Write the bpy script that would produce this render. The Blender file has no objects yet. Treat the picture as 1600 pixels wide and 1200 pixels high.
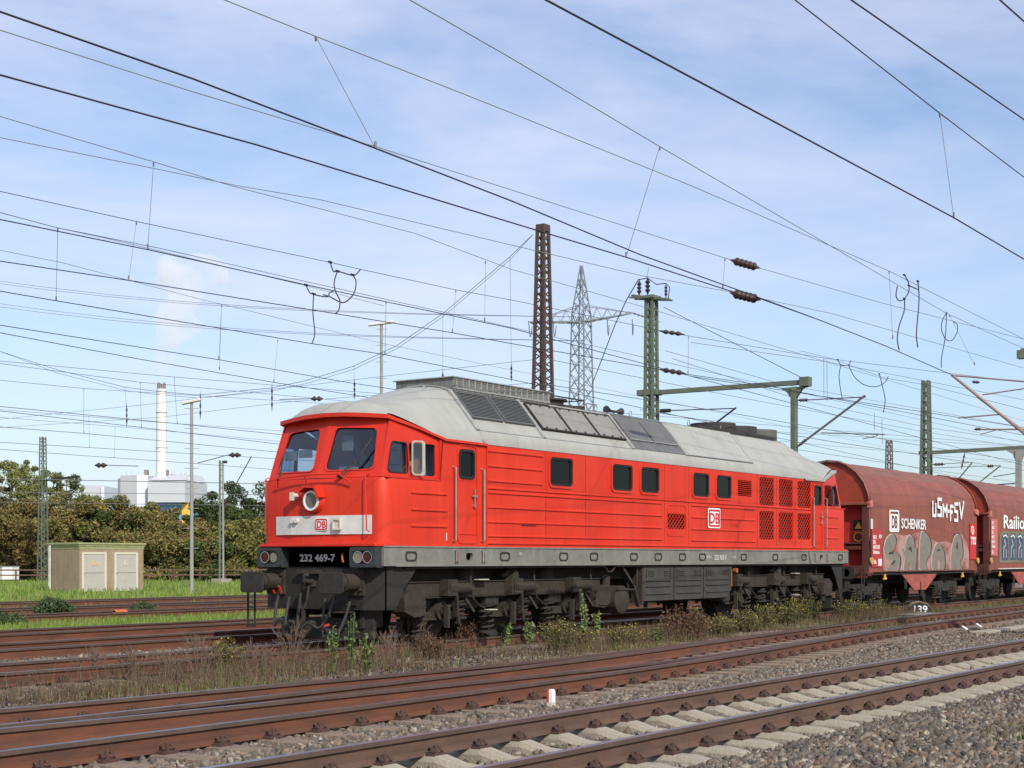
import bpy, math, random
import numpy as np
from mathutils import Vector, Matrix
R=math.radians
SC=bpy.context.scene
COL=SC.collection
# ---------------- camera ----------------
CX,CY,CZ,YAW,FP=-18.6415,-15.343,1.4356,34.521,2330.6
cd=bpy.data.cameras.new('camera'); cam=bpy.data.objects.new('camera',cd); COL.objects.link(cam)
cam.location=(CX,CY,CZ); cam.rotation_euler=(R(90),0,R(YAW-90))
cd.sensor_width=36; cd.lens=36*FP/1600; cd.shift_y=273.3/1600; cd.clip_end=8000; cd.clip_start=.1
SC.camera=cam
SC.render.resolution_x=1024; SC.render.resolution_y=768
# ---------------- world, sun ----------------
SUN=Vector((-.42,-.72,.62)).normalized()
w=bpy.data.worlds.new('World'); SC.world=w; w.use_nodes=True
nt=w.node_tree; nt.nodes.clear()
def wn(t,**k):
    n=nt.nodes.new(t)
    for a,b in k.items(): setattr(n,a,b)
    return n
out=wn('ShaderNodeOutputWorld'); bg=wn('ShaderNodeBackground'); sky=wn('ShaderNodeTexSky')
sky.sky_type='NISHITA'; sky.sun_disc=False; sky.sun_elevation=math.asin(SUN.z); sky.sun_rotation=math.atan2(SUN.x,SUN.y)
sky.air_density=1.0; sky.dust_density=1.2; sky.ozone_density=2.2
tc=wn('ShaderNodeTexCoord'); mp=wn('ShaderNodeMapping'); mp.inputs['Scale'].default_value=(1.0,1.0,3.6); mp.inputs['Rotation'].default_value=(R(12),R(-10),R(20))
n1=wn('ShaderNodeTexNoise'); n1.inputs['Scale'].default_value=2.0; n1.inputs['Detail'].default_value=6; n1.inputs['Roughness'].default_value=.58; n1.inputs['Distortion'].default_value=.5
r1=wn('ShaderNodeValToRGB'); r1.color_ramp.elements[0].position=.30; r1.color_ramp.elements[1].position=.66; r1.color_ramp.elements[0].color=(.06,.06,.06,1)
mul=wn('ShaderNodeMath',operation='MULTIPLY'); mul.inputs[1].default_value=.85
sep=wn('ShaderNodeSeparateXYZ'); hz=wn('ShaderNodeMapRange'); hz.inputs['From Min'].default_value=0.0; hz.inputs['From Max'].default_value=.22; hz.inputs['To Min'].default_value=.25; hz.inputs['To Max'].default_value=1
m2=wn('ShaderNodeMath',operation='MULTIPLY')
tint=wn('ShaderNodeMixRGB',blend_type='MULTIPLY'); tint.inputs[0].default_value=1; tint.inputs[2].default_value=(1.10,1.16,1.28,1)
mix=wn('ShaderNodeMixRGB'); mix.inputs[2].default_value=(6.5,6.75,8.1,1)
L=nt.links.new
L(tc.outputs['Generated'],mp.inputs[0]); L(mp.outputs[0],n1.inputs[0]); L(n1.outputs[0],r1.inputs[0]); L(r1.outputs[0],mul.inputs[0])
L(tc.outputs['Generated'],sep.inputs[0]); L(sep.outputs[2],hz.inputs[0]); L(mul.outputs[0],m2.inputs[0]); L(hz.outputs[0],m2.inputs[1])
L(sky.outputs[0],tint.inputs[1]); L(tint.outputs[0],mix.inputs[1]); L(m2.outputs[0],mix.inputs[0]); L(mix.outputs[0],bg.inputs[0]); bg.inputs[1].default_value=.13
L(bg.outputs[0],out.inputs[0])
sl=bpy.data.lights.new('sun','SUN'); sl.energy=4.3; sl.angle=R(.5); sl.color=(1,.945,.86)
so=bpy.data.objects.new('sun',sl); COL.objects.link(so); so.rotation_euler=SUN.to_track_quat('Z','Y').to_euler()
SC.view_settings.view_transform='Standard'; SC.view_settings.look='None'; SC.view_settings.exposure=0; SC.view_settings.gamma=1
SC.render.engine='CYCLES'; SC.cycles.volume_bounces=6
# ---------------- materials ----------------
MATS={}
def mat(name,c,c2=None,rough=.6,metal=0,sc=4,amt=.5,bump=0,bsc=None,stretch=None,spec=.5,alpha=1,trans=0,voro=False,contrast=None,emit=None,attr=None,streak=None):
    if name in MATS: return MATS[name]
    m=bpy.data.materials.new(name); m.use_nodes=True; t=m.node_tree; b=t.nodes['Principled BSDF']
    b.inputs['Roughness'].default_value=rough; b.inputs['Metallic'].default_value=metal
    b.inputs['Specular IOR Level'].default_value=spec; b.inputs['Alpha'].default_value=alpha; b.inputs['Transmission Weight'].default_value=trans
    c=tuple(c)+(1,); b.inputs['Base Color'].default_value=c
    if c2 is not None or bump:
        tcn=t.nodes.new('ShaderNodeTexCoord'); mpn=t.nodes.new('ShaderNodeMapping'); t.links.new(tcn.outputs['Object'],mpn.inputs[0])
        if stretch: mpn.inputs['Scale'].default_value=stretch
    if c2 is not None:
        c2=tuple(c2)+(1,)
        n=t.nodes.new('ShaderNodeTexNoise'); n.inputs['Scale'].default_value=sc; n.inputs['Detail'].default_value=8; n.inputs['Roughness'].default_value=.65
        t.links.new(mpn.outputs[0],n.inputs['Vector'])
        r=t.nodes.new('ShaderNodeValToRGB'); lo,hi=contrast or (.5-.22*1,.5+.22)
        r.color_ramp.elements[0].position=lo; r.color_ramp.elements[1].position=hi
        r.color_ramp.elements[0].color=c; r.color_ramp.elements[1].color=c2
        t.links.new(n.outputs[0],r.inputs[0])
        src=r.outputs[0]
        if streak:
            for ss,lo_,hi_,fac,colr in ((tuple(streak[0]),.50,.74,streak[1],streak[2]),((.35,.35,.35),.48,.7,streak[1]*.6,streak[2])):
                mp2=t.nodes.new('ShaderNodeMapping'); mp2.inputs['Scale'].default_value=ss; t.links.new(tcn.outputs['Object'],mp2.inputs[0])
                ns=t.nodes.new('ShaderNodeTexNoise'); ns.inputs['Scale'].default_value=1.6; ns.inputs['Detail'].default_value=9; ns.inputs['Roughness'].default_value=.7; t.links.new(mp2.outputs[0],ns.inputs['Vector'])
                mr=t.nodes.new('ShaderNodeMapRange'); mr.inputs['From Min'].default_value=lo_; mr.inputs['From Max'].default_value=hi_; mr.inputs['To Max'].default_value=fac; t.links.new(ns.outputs[0],mr.inputs[0])
                mx2=t.nodes.new('ShaderNodeMixRGB'); mx2.inputs[2].default_value=tuple(colr)+(1,); t.links.new(mr.outputs[0],mx2.inputs[0]); t.links.new(src,mx2.inputs[1]); src=mx2.outputs[0]
        if attr:
            a=t.nodes.new('ShaderNodeAttribute'); a.attribute_name=attr
            mx=t.nodes.new('ShaderNodeMixRGB'); mx.blend_type='MULTIPLY'; mx.inputs[0].default_value=1
            t.links.new(src,mx.inputs[1]); t.links.new(a.outputs['Color'],mx.inputs[2]); src=mx.outputs[0]
        t.links.new(src,b.inputs['Base Color'])
    elif attr:
        a=t.nodes.new('ShaderNodeAttribute'); a.attribute_name=attr; t.links.new(a.outputs['Color'],b.inputs['Base Color'])
    if bump:
        n2=t.nodes.new('ShaderNodeTexNoise'); n2.inputs['Scale'].default_value=bsc or sc*4; n2.inputs['Detail'].default_value=6
        t.links.new(mpn.outputs[0],n2.inputs['Vector'])
        bp=t.nodes.new('ShaderNodeBump'); bp.inputs['Strength'].default_value=bump; bp.inputs['Distance'].default_value=.05
        t.links.new(n2.outputs[0],bp.inputs['Height']); t.links.new(bp.outputs[0],b.inputs['Normal'])
    if emit:
        b.inputs['Emission Color'].default_value=tuple(emit)+(1,); b.inputs['Emission Strength'].default_value=1
    MATS[name]=m; return m
M=dict(
 red=mat('red_paint',(.55,.024,.007),(.66,.045,.018),rough=.5,sc=1.1,bump=.03,bsc=3,stretch=(1,1,.3),spec=.3,contrast=(.35,.75),streak=((4.5,4.5,.22),.5,(.30,.035,.022))),
 redf=mat('red_front',(.52,.022,.007),(.60,.032,.014),spec=.35,rough=.42,sc=1.5,bump=.02,bsc=3),
 roof=mat('roof_paint',(.35,.35,.315),(.265,.265,.235),rough=.6,sc=1.3,contrast=(.42,.85),stretch=(1,1,.6),bump=.05,bsc=2,streak=((3.2,1.2,.8),.32,(.17,.15,.115))),
 roofd=mat('roof_dark_panel',(.10,.10,.10),(.20,.195,.18),rough=.5,sc=3,metal=.3,bump=.05),
 panelg=mat('roof_hatch',(.30,.29,.25),(.22,.21,.18),rough=.45,sc=4,metal=.2),
 soot=mat('soot',(.02,.02,.02),(.05,.045,.04),rough=.8,sc=3),
 seam=mat('roof_frame_grey',(.22,.225,.22),(.33,.33,.31),rough=.5,sc=5),
 boxg=mat('galvanised_box',(.20,.20,.19),(.08,.08,.075),rough=.6,sc=7,contrast=(.45,.8),metal=.3,stretch=(2,2,.4)),
 sill=mat('sill_grey',(.20,.20,.175),(.125,.125,.10),rough=.7,sc=2.5,stretch=(1,1,1.4),bump=.05,streak=((3,3,1),.6,(.26,.25,.21))),
 lampg=mat('lamp_box_grey',(.035,.04,.043),(.022,.024,.024),rough=.6,sc=6),
 under=mat('underframe_brown',(.022,.0165,.012),(.044,.033,.023),rough=.85,sc=6,bump=.3,bsc=25),
 under2=mat('underframe_dark',(.014,.013,.012),(.034,.028,.022),rough=.85,sc=5,bump=.2,bsc=20),
 black=mat('black',(.008,.008,.008),rough=.8), rubber=mat('hose_black',(.02,.019,.018),(.04,.036,.03),rough=.6,sc=9),
 tank=mat('battery_box',(.058,.054,.044),(.035,.031,.026),rough=.7,sc=3,bump=.1),
 glassd=mat('dark_glass',(.008,.009,.009),rough=.06,spec=.10),
 gasket=mat('gasket',(.012,.012,.012),rough=.6),
 chrome=mat('lamp_ring',(.6,.6,.58),rough=.25,metal=.9), steel=mat('handrail_steel',(.42,.36,.34),(.3,.2,.18),rough=.4,metal=.5,sc=9),
 lens=mat('lens',(.13,.11,.09),rough=.1), lensr=mat('red_lens',(.05,.008,.007),rough=.12), lensw=mat('clear_lens',(.20,.18,.145),rough=.12),
 cream=mat('cream',(.55,.52,.42),rough=.6), white=mat('white_paint',(.78,.78,.76),rough=.5), stripe=mat('stripe_white',(.66,.645,.60),(.5,.49,.46),rough=.5,sc=5),
 interior=mat('cab_interior',(.13,.18,.28),(.18,.24,.34),rough=.8,sc=3), skin=mat('seat_brown',(.30,.12,.05),rough=.8),
 dbred=mat('sign_red',(.55,.02,.03),rough=.5), hood=mat('hood_oxide',(.29,.072,.038),(.18,.055,.036),rough=.55,sc=1.6,stretch=(1.5,1,.35),bump=.10,bsc=2.2,streak=((5,1,.3),.6,(.12,.045,.035))),
 hoodroof=mat('hood_roof_dirty',(.27,.085,.055),(.16,.08,.06),rough=.7,sc=2.2,bump=.2,bsc=3,streak=((2.5,2.5,2),.7,(.10,.065,.06))),
 hoodend=mat('hood_end',(.35,.045,.018),(.22,.035,.02),rough=.55,sc=2), wagr=mat('wagon_bright_red',(.50,.022,.014),(.30,.02,.015),rough=.55,sc=2),
 wagd=mat('wagon_dark',(.13,.025,.018),(.06,.02,.015),rough=.7,sc=3), hatch=mat('chassis_salmon',(.48,.10,.07),(.16,.05,.04),rough=.7,sc=5),
 yellow=mat('yellow',(.75,.42,.03),rough=.5), orange=mat('orange_rag',(.50,.12,.03),rough=.7), redh=mat('red_handle',(.6,.04,.02),rough=.5),
 grafb=mat('graffiti_haze',(.40,.23,.20),(.24,.07,.05),rough=.6,sc=1.6,contrast=(.4,.62)), grafg=mat('graffiti_grey',(.215,.195,.155),(.16,.14,.11),rough=.6,sc=3), grafk=mat('graffiti_black',(.03,.022,.02),rough=.6),
 grafn=mat('graffiti_navy',(.03,.05,.09),(.06,.10,.15),rough=.6,sc=6), grafl=mat('graffiti_lilac',(.35,.30,.33),rough=.6),
 rust=mat('rail_rust',(.185,.06,.026),(.075,.036,.023),rough=.85,sc=1.6,stretch=(.8,1,3),streak=((.5,1,9),.7,(.06,.032,.022)),bump=.1,bsc=14),
 rustd=mat('rail_rust_dull',(.145,.078,.05),(.085,.048,.033),rough=.8,sc=2,streak=((.5,1,9),.5,(.045,.028,.02)),bump=.08,bsc=14),
 rtop=mat('rail_head',(.17,.11,.085),(.10,.07,.055),rough=.45,metal=.4,sc=3), rsh=mat('rail_head_shiny',(.30,.28,.28),rough=.38,metal=.85), rhd=mat('rail_head_dull',(.15,.13,.13),(.10,.08,.075),rough=.4,metal=.5,sc=4),
 clip=mat('clip_rust',(.045,.024,.018),(.09,.045,.03),rough=.85,sc=12),
 conc=mat('sleeper_concrete',(.38,.34,.26),(.25,.215,.165),rough=.9,sc=5,bump=.25,bsc=40), conc2=mat('sleeper_pale_wood',(.26,.19,.13),(.14,.10,.075),rough=.9,sc=5,bump=.3,bsc=30),
 rustym=mat('rusty_mast',(.085,.05,.04),(.055,.035,.03),rough=.8,sc=1.2), greenm=mat('green_mast',(.14,.17,.115),(.085,.105,.075),rough=.7,sc=1.5), greyp=mat('grey_post',(.30,.29,.27),(.22,.21,.20),rough=.6,sc=1), pylon=mat('pylon_grey',(.20,.225,.24),rough=.7),
 wire=mat('wire_dark',(.035,.035,.035),rough=.6,metal=.3), wireg=mat('wire_green',(.16,.19,.13),rough=.6), wirel=mat('wire_grey',(.13,.13,.13),rough=.6),
 insul=mat('insulator_brown',(.045,.026,.02),rough=.35), chim=mat('chimney_white',(.78,.76,.68),(.70,.68,.62),rough=.7,sc=.02), bld=mat('cladding_pale',(.60,.63,.68),rough=.7), bld2=mat('cladding_grey',(.50,.515,.54),(.46,.47,.49),rough=.7,sc=.05,stretch=(4,4,.1)), bldb=mat('plant_blue',(.12,.30,.55),rough=.7), bldy=mat('plant_yellow',(.70,.42,.06),rough=.7), bldd=mat('plant_vents',(.24,.20,.18),rough=.7),
 hutw=mat('pebble_dash',(.44,.33,.21),(.19,.14,.09),rough=.95,sc=30,streak=((2,2,.6),.5,(.12,.085,.06)),bump=.4,bsc=90), hutt=mat('hut_roof',(.34,.34,.19),(.22,.24,.11),rough=.8,sc=5), hutd=mat('hut_door',(.42,.40,.35),(.36,.34,.30),rough=.6,sc=3),
 dirt=mat('ground_dirt',(.10,.11,.04),(.16,.16,.06),rough=1,sc=.6,bump=.3,bsc=6,spec=0), grassg=mat('grass_ground',(.13,.20,.03),(.20,.26,.06),rough=1,spec=0,sc=1.1,bump=.4,bsc=14),
)
def glassmat():
    m=bpy.data.materials.new('windscreen_glass'); m.use_nodes=True; t=m.node_tree; t.nodes.clear()
    o=t.nodes.new('ShaderNodeOutputMaterial'); mx=t.nodes.new('ShaderNodeMixShader'); tr=t.nodes.new('ShaderNodeBsdfTransparent'); g=t.nodes.new('ShaderNodeBsdfGlossy')
    tr.inputs[0].default_value=(.62,.70,.78,1); g.inputs['Roughness'].default_value=.02; f=t.nodes.new('ShaderNodeLayerWeight'); f.inputs[0].default_value=.2; pw=t.nodes.new('ShaderNodeMath'); pw.operation='MULTIPLY_ADD'; pw.inputs[1].default_value=.35; pw.inputs[2].default_value=.04
    t.links.new(f.outputs['Facing'],pw.inputs[0]); t.links.new(pw.outputs[0],mx.inputs[0]); t.links.new(tr.outputs[0],mx.inputs[1]); t.links.new(g.outputs[0],mx.inputs[2]); t.links.new(mx.outputs[0],o.inputs[0]); return m
M['glass']=glassmat()
# ballast ground material: small stones by voronoi cells
def ballastmat(name,tone,sc):
    m=bpy.data.materials.new(name); m.use_nodes=True; t=m.node_tree; b=t.nodes['Principled BSDF']; b.inputs['Roughness'].default_value=.95
    tcn=t.nodes.new('ShaderNodeTexCoord'); v=t.nodes.new('ShaderNodeTexVoronoi'); v.inputs['Scale'].default_value=sc
    t.links.new(tcn.outputs['Object'],v.inputs['Vector'])
    s=t.nodes.new('ShaderNodeSeparateColor'); t.links.new(v.outputs['Color'],s.inputs[0])
    r=t.nodes.new('ShaderNodeValToRGB'); e=r.color_ramp.elements
    e[0].color=(.065*tone,.058*tone,.05*tone,1); e[1].color=(.30*tone,.26*tone,.225*tone,1); x=e.new(.5); x.color=(.145*tone,.12*tone,.10*tone,1)
    t.links.new(s.outputs[0],r.inputs[0])
    n=t.nodes.new('ShaderNodeTexNoise'); n.inputs['Scale'].default_value=.5; n.inputs['Detail'].default_value=5; t.links.new(tcn.outputs['Object'],n.inputs['Vector'])
    mx=t.nodes.new('ShaderNodeMixRGB'); mx.blend_type='MULTIPLY'; mx.inputs[0].default_value=.6; t.links.new(r.outputs[0],mx.inputs[1])
    rr=t.nodes.new('ShaderNodeValToRGB'); rr.color_ramp.elements[0].color=(.55,.42,.33,1); rr.color_ramp.elements[1].color=(1.2,1.15,1.1,1); t.links.new(n.outputs[0],rr.inputs[0]); t.links.new(rr.outputs[0],mx.inputs[2])
    t.links.new(mx.outputs[0],b.inputs['Base Color'])
    bp=t.nodes.new('ShaderNodeBump'); bp.inputs['Strength'].default_value=.9; bp.inputs['Distance'].default_value=.03; bp.invert=True
    t.links.new(v.outputs['Distance'],bp.inputs['Height']); t.links.new(bp.outputs[0],b.inputs['Normal']); return m
M['ballast']=ballastmat('ballast_small',1.0,22); M['ballastf']=ballastmat('ballast_far',.9,9)
M['stone']=mat('ballast_stone',(1,1,1),(.72,.70,.68),rough=.9,sc=30,attr='Col'); M['leaf']=mat('leafy',(1,1,1),(.7,.7,.7),rough=.85,sc=.8,attr='Col',spec=.2)
# ---------------- mesh builder ----------------
class MB:
    def __init__(s): s.v=[];s.f=[];s.m=[]
    def add(s,vs,fs,mi=0):
        o=len(s.v); s.v+= [tuple(p) for p in vs]; s.f+=[tuple(i+o for i in f) for f in fs]; s.m+=[mi]*len(fs); return s
    def box(s,x0,x1,y0,y1,z0,z1,mi=0):
        return s.add([(x0,y0,z0),(x1,y0,z0),(x1,y1,z0),(x0,y1,z0),(x0,y0,z1),(x1,y0,z1),(x1,y1,z1),(x0,y1,z1)],[(0,3,2,1),(4,5,6,7),(0,1,5,4),(1,2,6,5),(2,3,7,6),(3,0,4,7)],mi)
    def hexa(s,P,mi=0):
        return s.add(P,[(0,3,2,1),(4,5,6,7),(0,1,5,4),(1,2,6,5),(2,3,7,6),(3,0,4,7)],mi)
    def cyl(s,a,b,r,n=12,r2=None,mi=0,caps=True):
        a=Vector(a);b=Vector(b);d=(b-a).normalized(); u=d.orthogonal().normalized(); w_=d.cross(u); r2=r if r2 is None else r2
        vs=[a+(u*math.cos(t)+w_*math.sin(t))*r for t in [2*math.pi*i/n for i in range(n)]]+[b+(u*math.cos(t)+w_*math.sin(t))*r2 for t in [2*math.pi*i/n for i in range(n)]]
        fs=[(i,(i+1)%n,n+(i+1)%n,n+i) for i in range(n)]
        if caps: fs+=[tuple(range(n))[::-1],tuple(range(n,2*n))]
        return s.add(vs,fs,mi)
    def tube(s,pts,r,n=6,mi=0):
        pts=[Vector(p) for p in pts]; k=len(pts); vs=[]
        u=None
        for i,p in enumerate(pts):
            d=(pts[min(i+1,k-1)]-pts[max(i-1,0)]).normalized()
            if u is None: u=d.orthogonal().normalized()
            else: u=(u-d*u.dot(d)).normalized()
            w_=d.cross(u)
            vs+=[p+(u*math.cos(t)+w_*math.sin(t))*r for t in [2*math.pi*j/n for j in range(n)]]
        fs=[]
        for i in range(k-1):
            for j in range(n): fs.append((i*n+j,i*n+(j+1)%n,(i+1)*n+(j+1)%n,(i+1)*n+j))
        fs+=[tuple(range(n))[::-1],tuple(range((k-1)*n,k*n))]
        return s.add(vs,fs,mi)
    def bar(s,a,b,t=.05,t2=None,mi=0):   # square bar between two points
        a=Vector(a);b=Vector(b);d=(b-a).normalized(); up=Vector((0,0,1)) if abs(d.z)<.95 else Vector((1,0,0))
        u=d.cross(up).normalized(); w_=d.cross(u).normalized(); t2=t2 or t
        P=[p+u*i*t/2+w_*j*t2/2 for p in (a,b) for i,j in ((-1,-1),(1,-1),(1,1),(-1,1))]
        return s.hexa(P,mi)
    def prism(s,poly,fn,a,b,mi=0):   # poly 2D, fn(p,q,depth)->3D
        n=len(poly); vs=[fn(p,q,a) for p,q in poly]+[fn(p,q,b) for p,q in poly]
        fs=[tuple(range(n)),tuple(range(n,2*n))[::-1]]+[(i,n+i,n+(i+1)%n,(i+1)%n) for i in range(n)]
        return s.add(vs,fs,mi)
    def grid(s,rows,mi=0,close=False):
        k=len(rows);n=len(rows[0]); vs=[p for r in rows for p in r]; fs=[]
        for i in range(k-1):
            for j in range(n if close else n-1): fs.append((i*n+j,i*n+(j+1)%n,(i+1)*n+(j+1)%n,(i+1)*n+j))
        return s.add(vs,fs,mi)
    def build(s,name,mats,parent=None,smooth=False,bevel=0,label=None,recalc=True,solid=0):
        me=bpy.data.meshes.new(name); me.from_pydata(s.v,[],s.f)
        if not isinstance(mats,(list,tuple)): mats=[mats]
        for m in mats: me.materials.append(m)
        if len(mats)>1: me.polygons.foreach_set('material_index',s.m)
        me.update()
        if recalc:
            import bmesh
            bm=bmesh.new(); bm.from_mesh(me); bmesh.ops.recalc_face_normals(bm,faces=bm.faces); bm.to_mesh(me); bm.free()
        if smooth: me.polygons.foreach_set('use_smooth',[True]*len(me.polygons))
        o=bpy.data.objects.new(name,me); COL.objects.link(o)
        if parent: 
            o.parent=parent
        if solid:
            md=o.modifiers.new('solid','SOLIDIFY'); md.thickness=solid; md.offset=0
        if bevel:
            md=o.modifiers.new('bevel','BEVEL'); md.width=bevel; md.segments=2; md.limit_method='ANGLE'
        if smooth and bevel==0 and smooth!='all':
            try:
                me.set_sharp_from_angle(angle=R(smooth if smooth>1 else 38))
            except Exception: pass
        if label: o['label']=label
        return o
def split_sides(names,gap=.35):
    for o in list(bpy.data.objects):
        if o.type!='MESH' or not o.parent or o.name.split('.')[0] not in names: continue
        me=o.data; n=len(me.vertices); par=list(range(n))
        def find(a):
            while par[a]!=a: par[a]=par[par[a]]; a=par[a]
            return a
        for e in me.edges:
            a,b=find(e.vertices[0]),find(e.vertices[1])
            if a!=b: par[a]=b
        cl={}
        for i in range(n): cl.setdefault(find(i),[]).append(i)
        bx=[]
        for k,vs in cl.items():
            P=[me.vertices[i].co for i in vs]; bx.append([[min(p[j] for p in P) for j in range(3)],[max(p[j] for p in P) for j in range(3)],list(vs)])
        ch=True
        while ch:
            ch=False
            for i in range(len(bx)):
                for j in range(i+1,len(bx)):
                    if all(bx[i][0][k]-gap<bx[j][1][k] and bx[j][0][k]-gap<bx[i][1][k] for k in range(3)):
                        bx[i]=[[min(a,b) for a,b in zip(bx[i][0],bx[j][0])],[max(a,b) for a,b in zip(bx[i][1],bx[j][1])],bx[i][2]+bx[j][2]]; bx.pop(j); ch=True; break
                if ch: break
        if len(bx)<2: continue
        kids=list(o.children)
        for q,b in enumerate(bx):
            idx={v:i for i,v in enumerate(sorted(b[2]))}; nm=o.name.split('.')[0]
            m2=bpy.data.meshes.new(nm); pf=[p for p in me.polygons if p.vertices[0] in idx]
            m2.from_pydata([tuple(me.vertices[v].co) for v in sorted(b[2])],[],[[idx[v] for v in p.vertices] for p in pf])
            for mm in me.materials: m2.materials.append(mm)
            m2.polygons.foreach_set('material_index',[p.material_index for p in pf]); m2.polygons.foreach_set('use_smooth',[p.use_smooth for p in pf]); m2.update()
            if any(p.use_smooth for p in pf): m2.set_sharp_from_angle(angle=R(45))
            c=o.copy(); c.data=m2; COL.objects.link(c); c.name=nm
            if q==0:
                for kd in kids: kd.parent=c
        bpy.data.objects.remove(o)
def thing(name,label,cat,loc=(0,0,0),rz=0,group=None,kind=None):
    o=bpy.data.objects.new(name,None); COL.objects.link(o); o.location=loc; o.rotation_euler=(0,0,rz); o.empty_display_size=.2
    tag(o,label,cat,group,kind); return o
def tag(o,label=None,cat=None,group=None,kind=None):
    if label:o['label']=label
    if cat:o['category']=cat
    if group:o['group']=group
    if kind:o['kind']=kind
    return o
def copy_tree(o,loc=None,rz=None,label=None,parent=None,mats=None):
    c=o.copy(); COL.objects.link(c)
    if parent is not None: c.parent=parent
    if loc is not None: c.location=loc
    if rz is not None: c.rotation_euler=(0,0,rz)
    if label: c['label']=label
    for ch in list(o.children): copy_tree(ch,parent=c)
    return c
def rr(x0,x1,z0,z1,r=.06,n=4):
    P=[]
    for cx,cz,a0 in ((x1-r,z1-r,0),(x0+r,z1-r,90),(x0+r,z0+r,180),(x1-r,z0+r,270)):
        for i in range(n+1):
            a=R(a0+90*i/n); P.append((cx+r*math.cos(a),cz+r*math.sin(a)))
    return P
def curvemesh(cu):
    ob=bpy.data.objects.new('tmp',cu); COL.objects.link(ob); bpy.context.view_layer.update()
    dg=bpy.context.evaluated_depsgraph_get(); me=bpy.data.meshes.new_from_object(ob.evaluated_get(dg))
    vs=[tuple(v.co) for v in me.vertices]; fs=[tuple(p.vertices) for p in me.polygons]
    bpy.data.objects.remove(ob); bpy.data.meshes.remove(me); bpy.data.curves.remove(cu); return vs,fs
def plate(mb,outer,holes,th,fn,mi=0):   # flat plate with holes; fn(p,q,depth in -th/2..th/2)
    cu=bpy.data.curves.new('tmp','CURVE'); cu.dimensions='2D'; cu.fill_mode='BOTH'; cu.extrude=th/2
    for poly in [outer]+list(holes):
        sp=cu.splines.new('POLY'); sp.points.add(len(poly)-1)
        for i,(p,q) in enumerate(poly): sp.points[i].co=(p,q,0,1)
        sp.use_cyclic_u=True
    vs,fs=curvemesh(cu); mb.add([fn(*v) for v in vs],fs,mi); return mb
def ring(mb,outer,inner,th,fn,mi=0): return plate(mb,outer,[inner],th,fn,mi)
def text(mb,s,size,fn,bold=0,sx=1,align='LEFT',th=.006,mi=0,shear=0):
    cu=bpy.data.curves.new('tmp','FONT'); cu.body=s; cu.size=size; cu.offset=bold; cu.extrude=th/2; cu.align_x=align; cu.resolution_u=3; cu.shear=shear
    vs,fs=curvemesh(cu); mb.add([fn(x*sx,y,z) for x,y,z in vs],fs,mi); return mb
def inset(poly,d):
    cx=sum(p[0] for p in poly)/len(poly); cz=sum(p[1] for p in poly)/len(poly); hx=max(abs(p[0]-cx) for p in poly); hz=max(abs(p[1]-cz) for p in poly)
    return [(cx+(p-cx)*(hx-d)/hx,cz+(q-cz)*(hz-d)/hz) for p,q in poly]
def lerp(a,b,t): return a+(b-a)*t
def interp(x,pts):
    if x<=pts[0][0]: return pts[0][1]
    for (a,b),(c,d) in zip(pts,pts[1:]):
        if x<=c: return b+(d-b)*(x-a)/(c-a)
    return pts[-1][1]
def sinterp(x,pts):
    xs=[p[0] for p in pts]; 
    if x<=xs[0] or x>=xs[-1]: return interp(x,pts)
    i=max(j for j in range(len(xs)) if xs[j]<=x)
    i=min(i,len(xs)-2)
    def tan(j):
        a=max(j-1,0); b=min(j+1,len(xs)-1); return (pts[b][1]-pts[a][1])/(pts[b][0]-pts[a][0])
    h=xs[i+1]-xs[i]; t=(x-xs[i])/h; m0,m1=tan(i)*h,tan(i+1)*h; p0,p1=pts[i][1],pts[i+1][1]
    return (2*t**3-3*t*t+1)*p0+(t**3-2*t*t+t)*m0+(-2*t**3+3*t*t)*p1+(t**3-t*t)*m1
def at(u,Z,z=0):    # point seen in direction u at distance Z in front of the camera
    a=R(YAW); s=(u-800)/FP
    return (CX+Z*(math.cos(a)+s*math.sin(a)),CY+Z*(math.sin(a)-s*math.cos(a)),z)
rnd=random.Random(7); NP=np.random.default_rng(5)
# ================= LOCOMOTIVE =================
LL=19.58; WD=2.72; HC=1.36
loco=thing('diesel_locomotive','large red diesel locomotive with pale grey roof heading the freight train','locomotive')
S=lambda y0:(lambda p,q,d:(p,y0+d,q))              # near side plate
def both(fn):                                          # a builder on the near side and mirrored on the far side
    fn(0,1); fn(WD,-1)
def SS(yb,sg,off=0): return lambda p,q,d:(p,yb+sg*(off)+d*1.0,q)
# --- side walls ---
wins=[(4.92,5.71,2.83,3.35),(7.22,8.01,2.83,3.34),(8.38,9.14,2.83,3.34),(10.69,11.45,2.83,3.33),(11.83,12.57,2.83,3.33)]
doorw=[(2.06,2.50,2.84,3.32),(17.40,17.84,2.84,3.32)]
grids=[(14.11,14.94,2.73,3.40),(15.22,16.05,2.73,3.40),(16.34,17.18,2.73,3.40),(14.11,14.94,1.91,2.59),(15.22,16.05,1.92,2.58),(16.34,17.18,1.93,2.59),(9.52,10.36,2.08,2.41)]
# door positions (front measured, rear mirrored at 17.45..17.92)
body_wall=MB()
def wall(yb,sg):
    outer=[(1.52,1.64),(LL-1.52,1.64),(LL-1.52,3.47),(1.52,3.47)]
    holes=[rr(*w_,.09) for w_ in wins]+[rr(*w_,.09) for w_ in doorw]+[rr(*g,.04) for g in grids]+[rr(12.94,13.68,2.91,3.28,.01)]
    plate(body_wall,outer,holes,.04,SS(yb,sg,.02))
both(wall)
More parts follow.
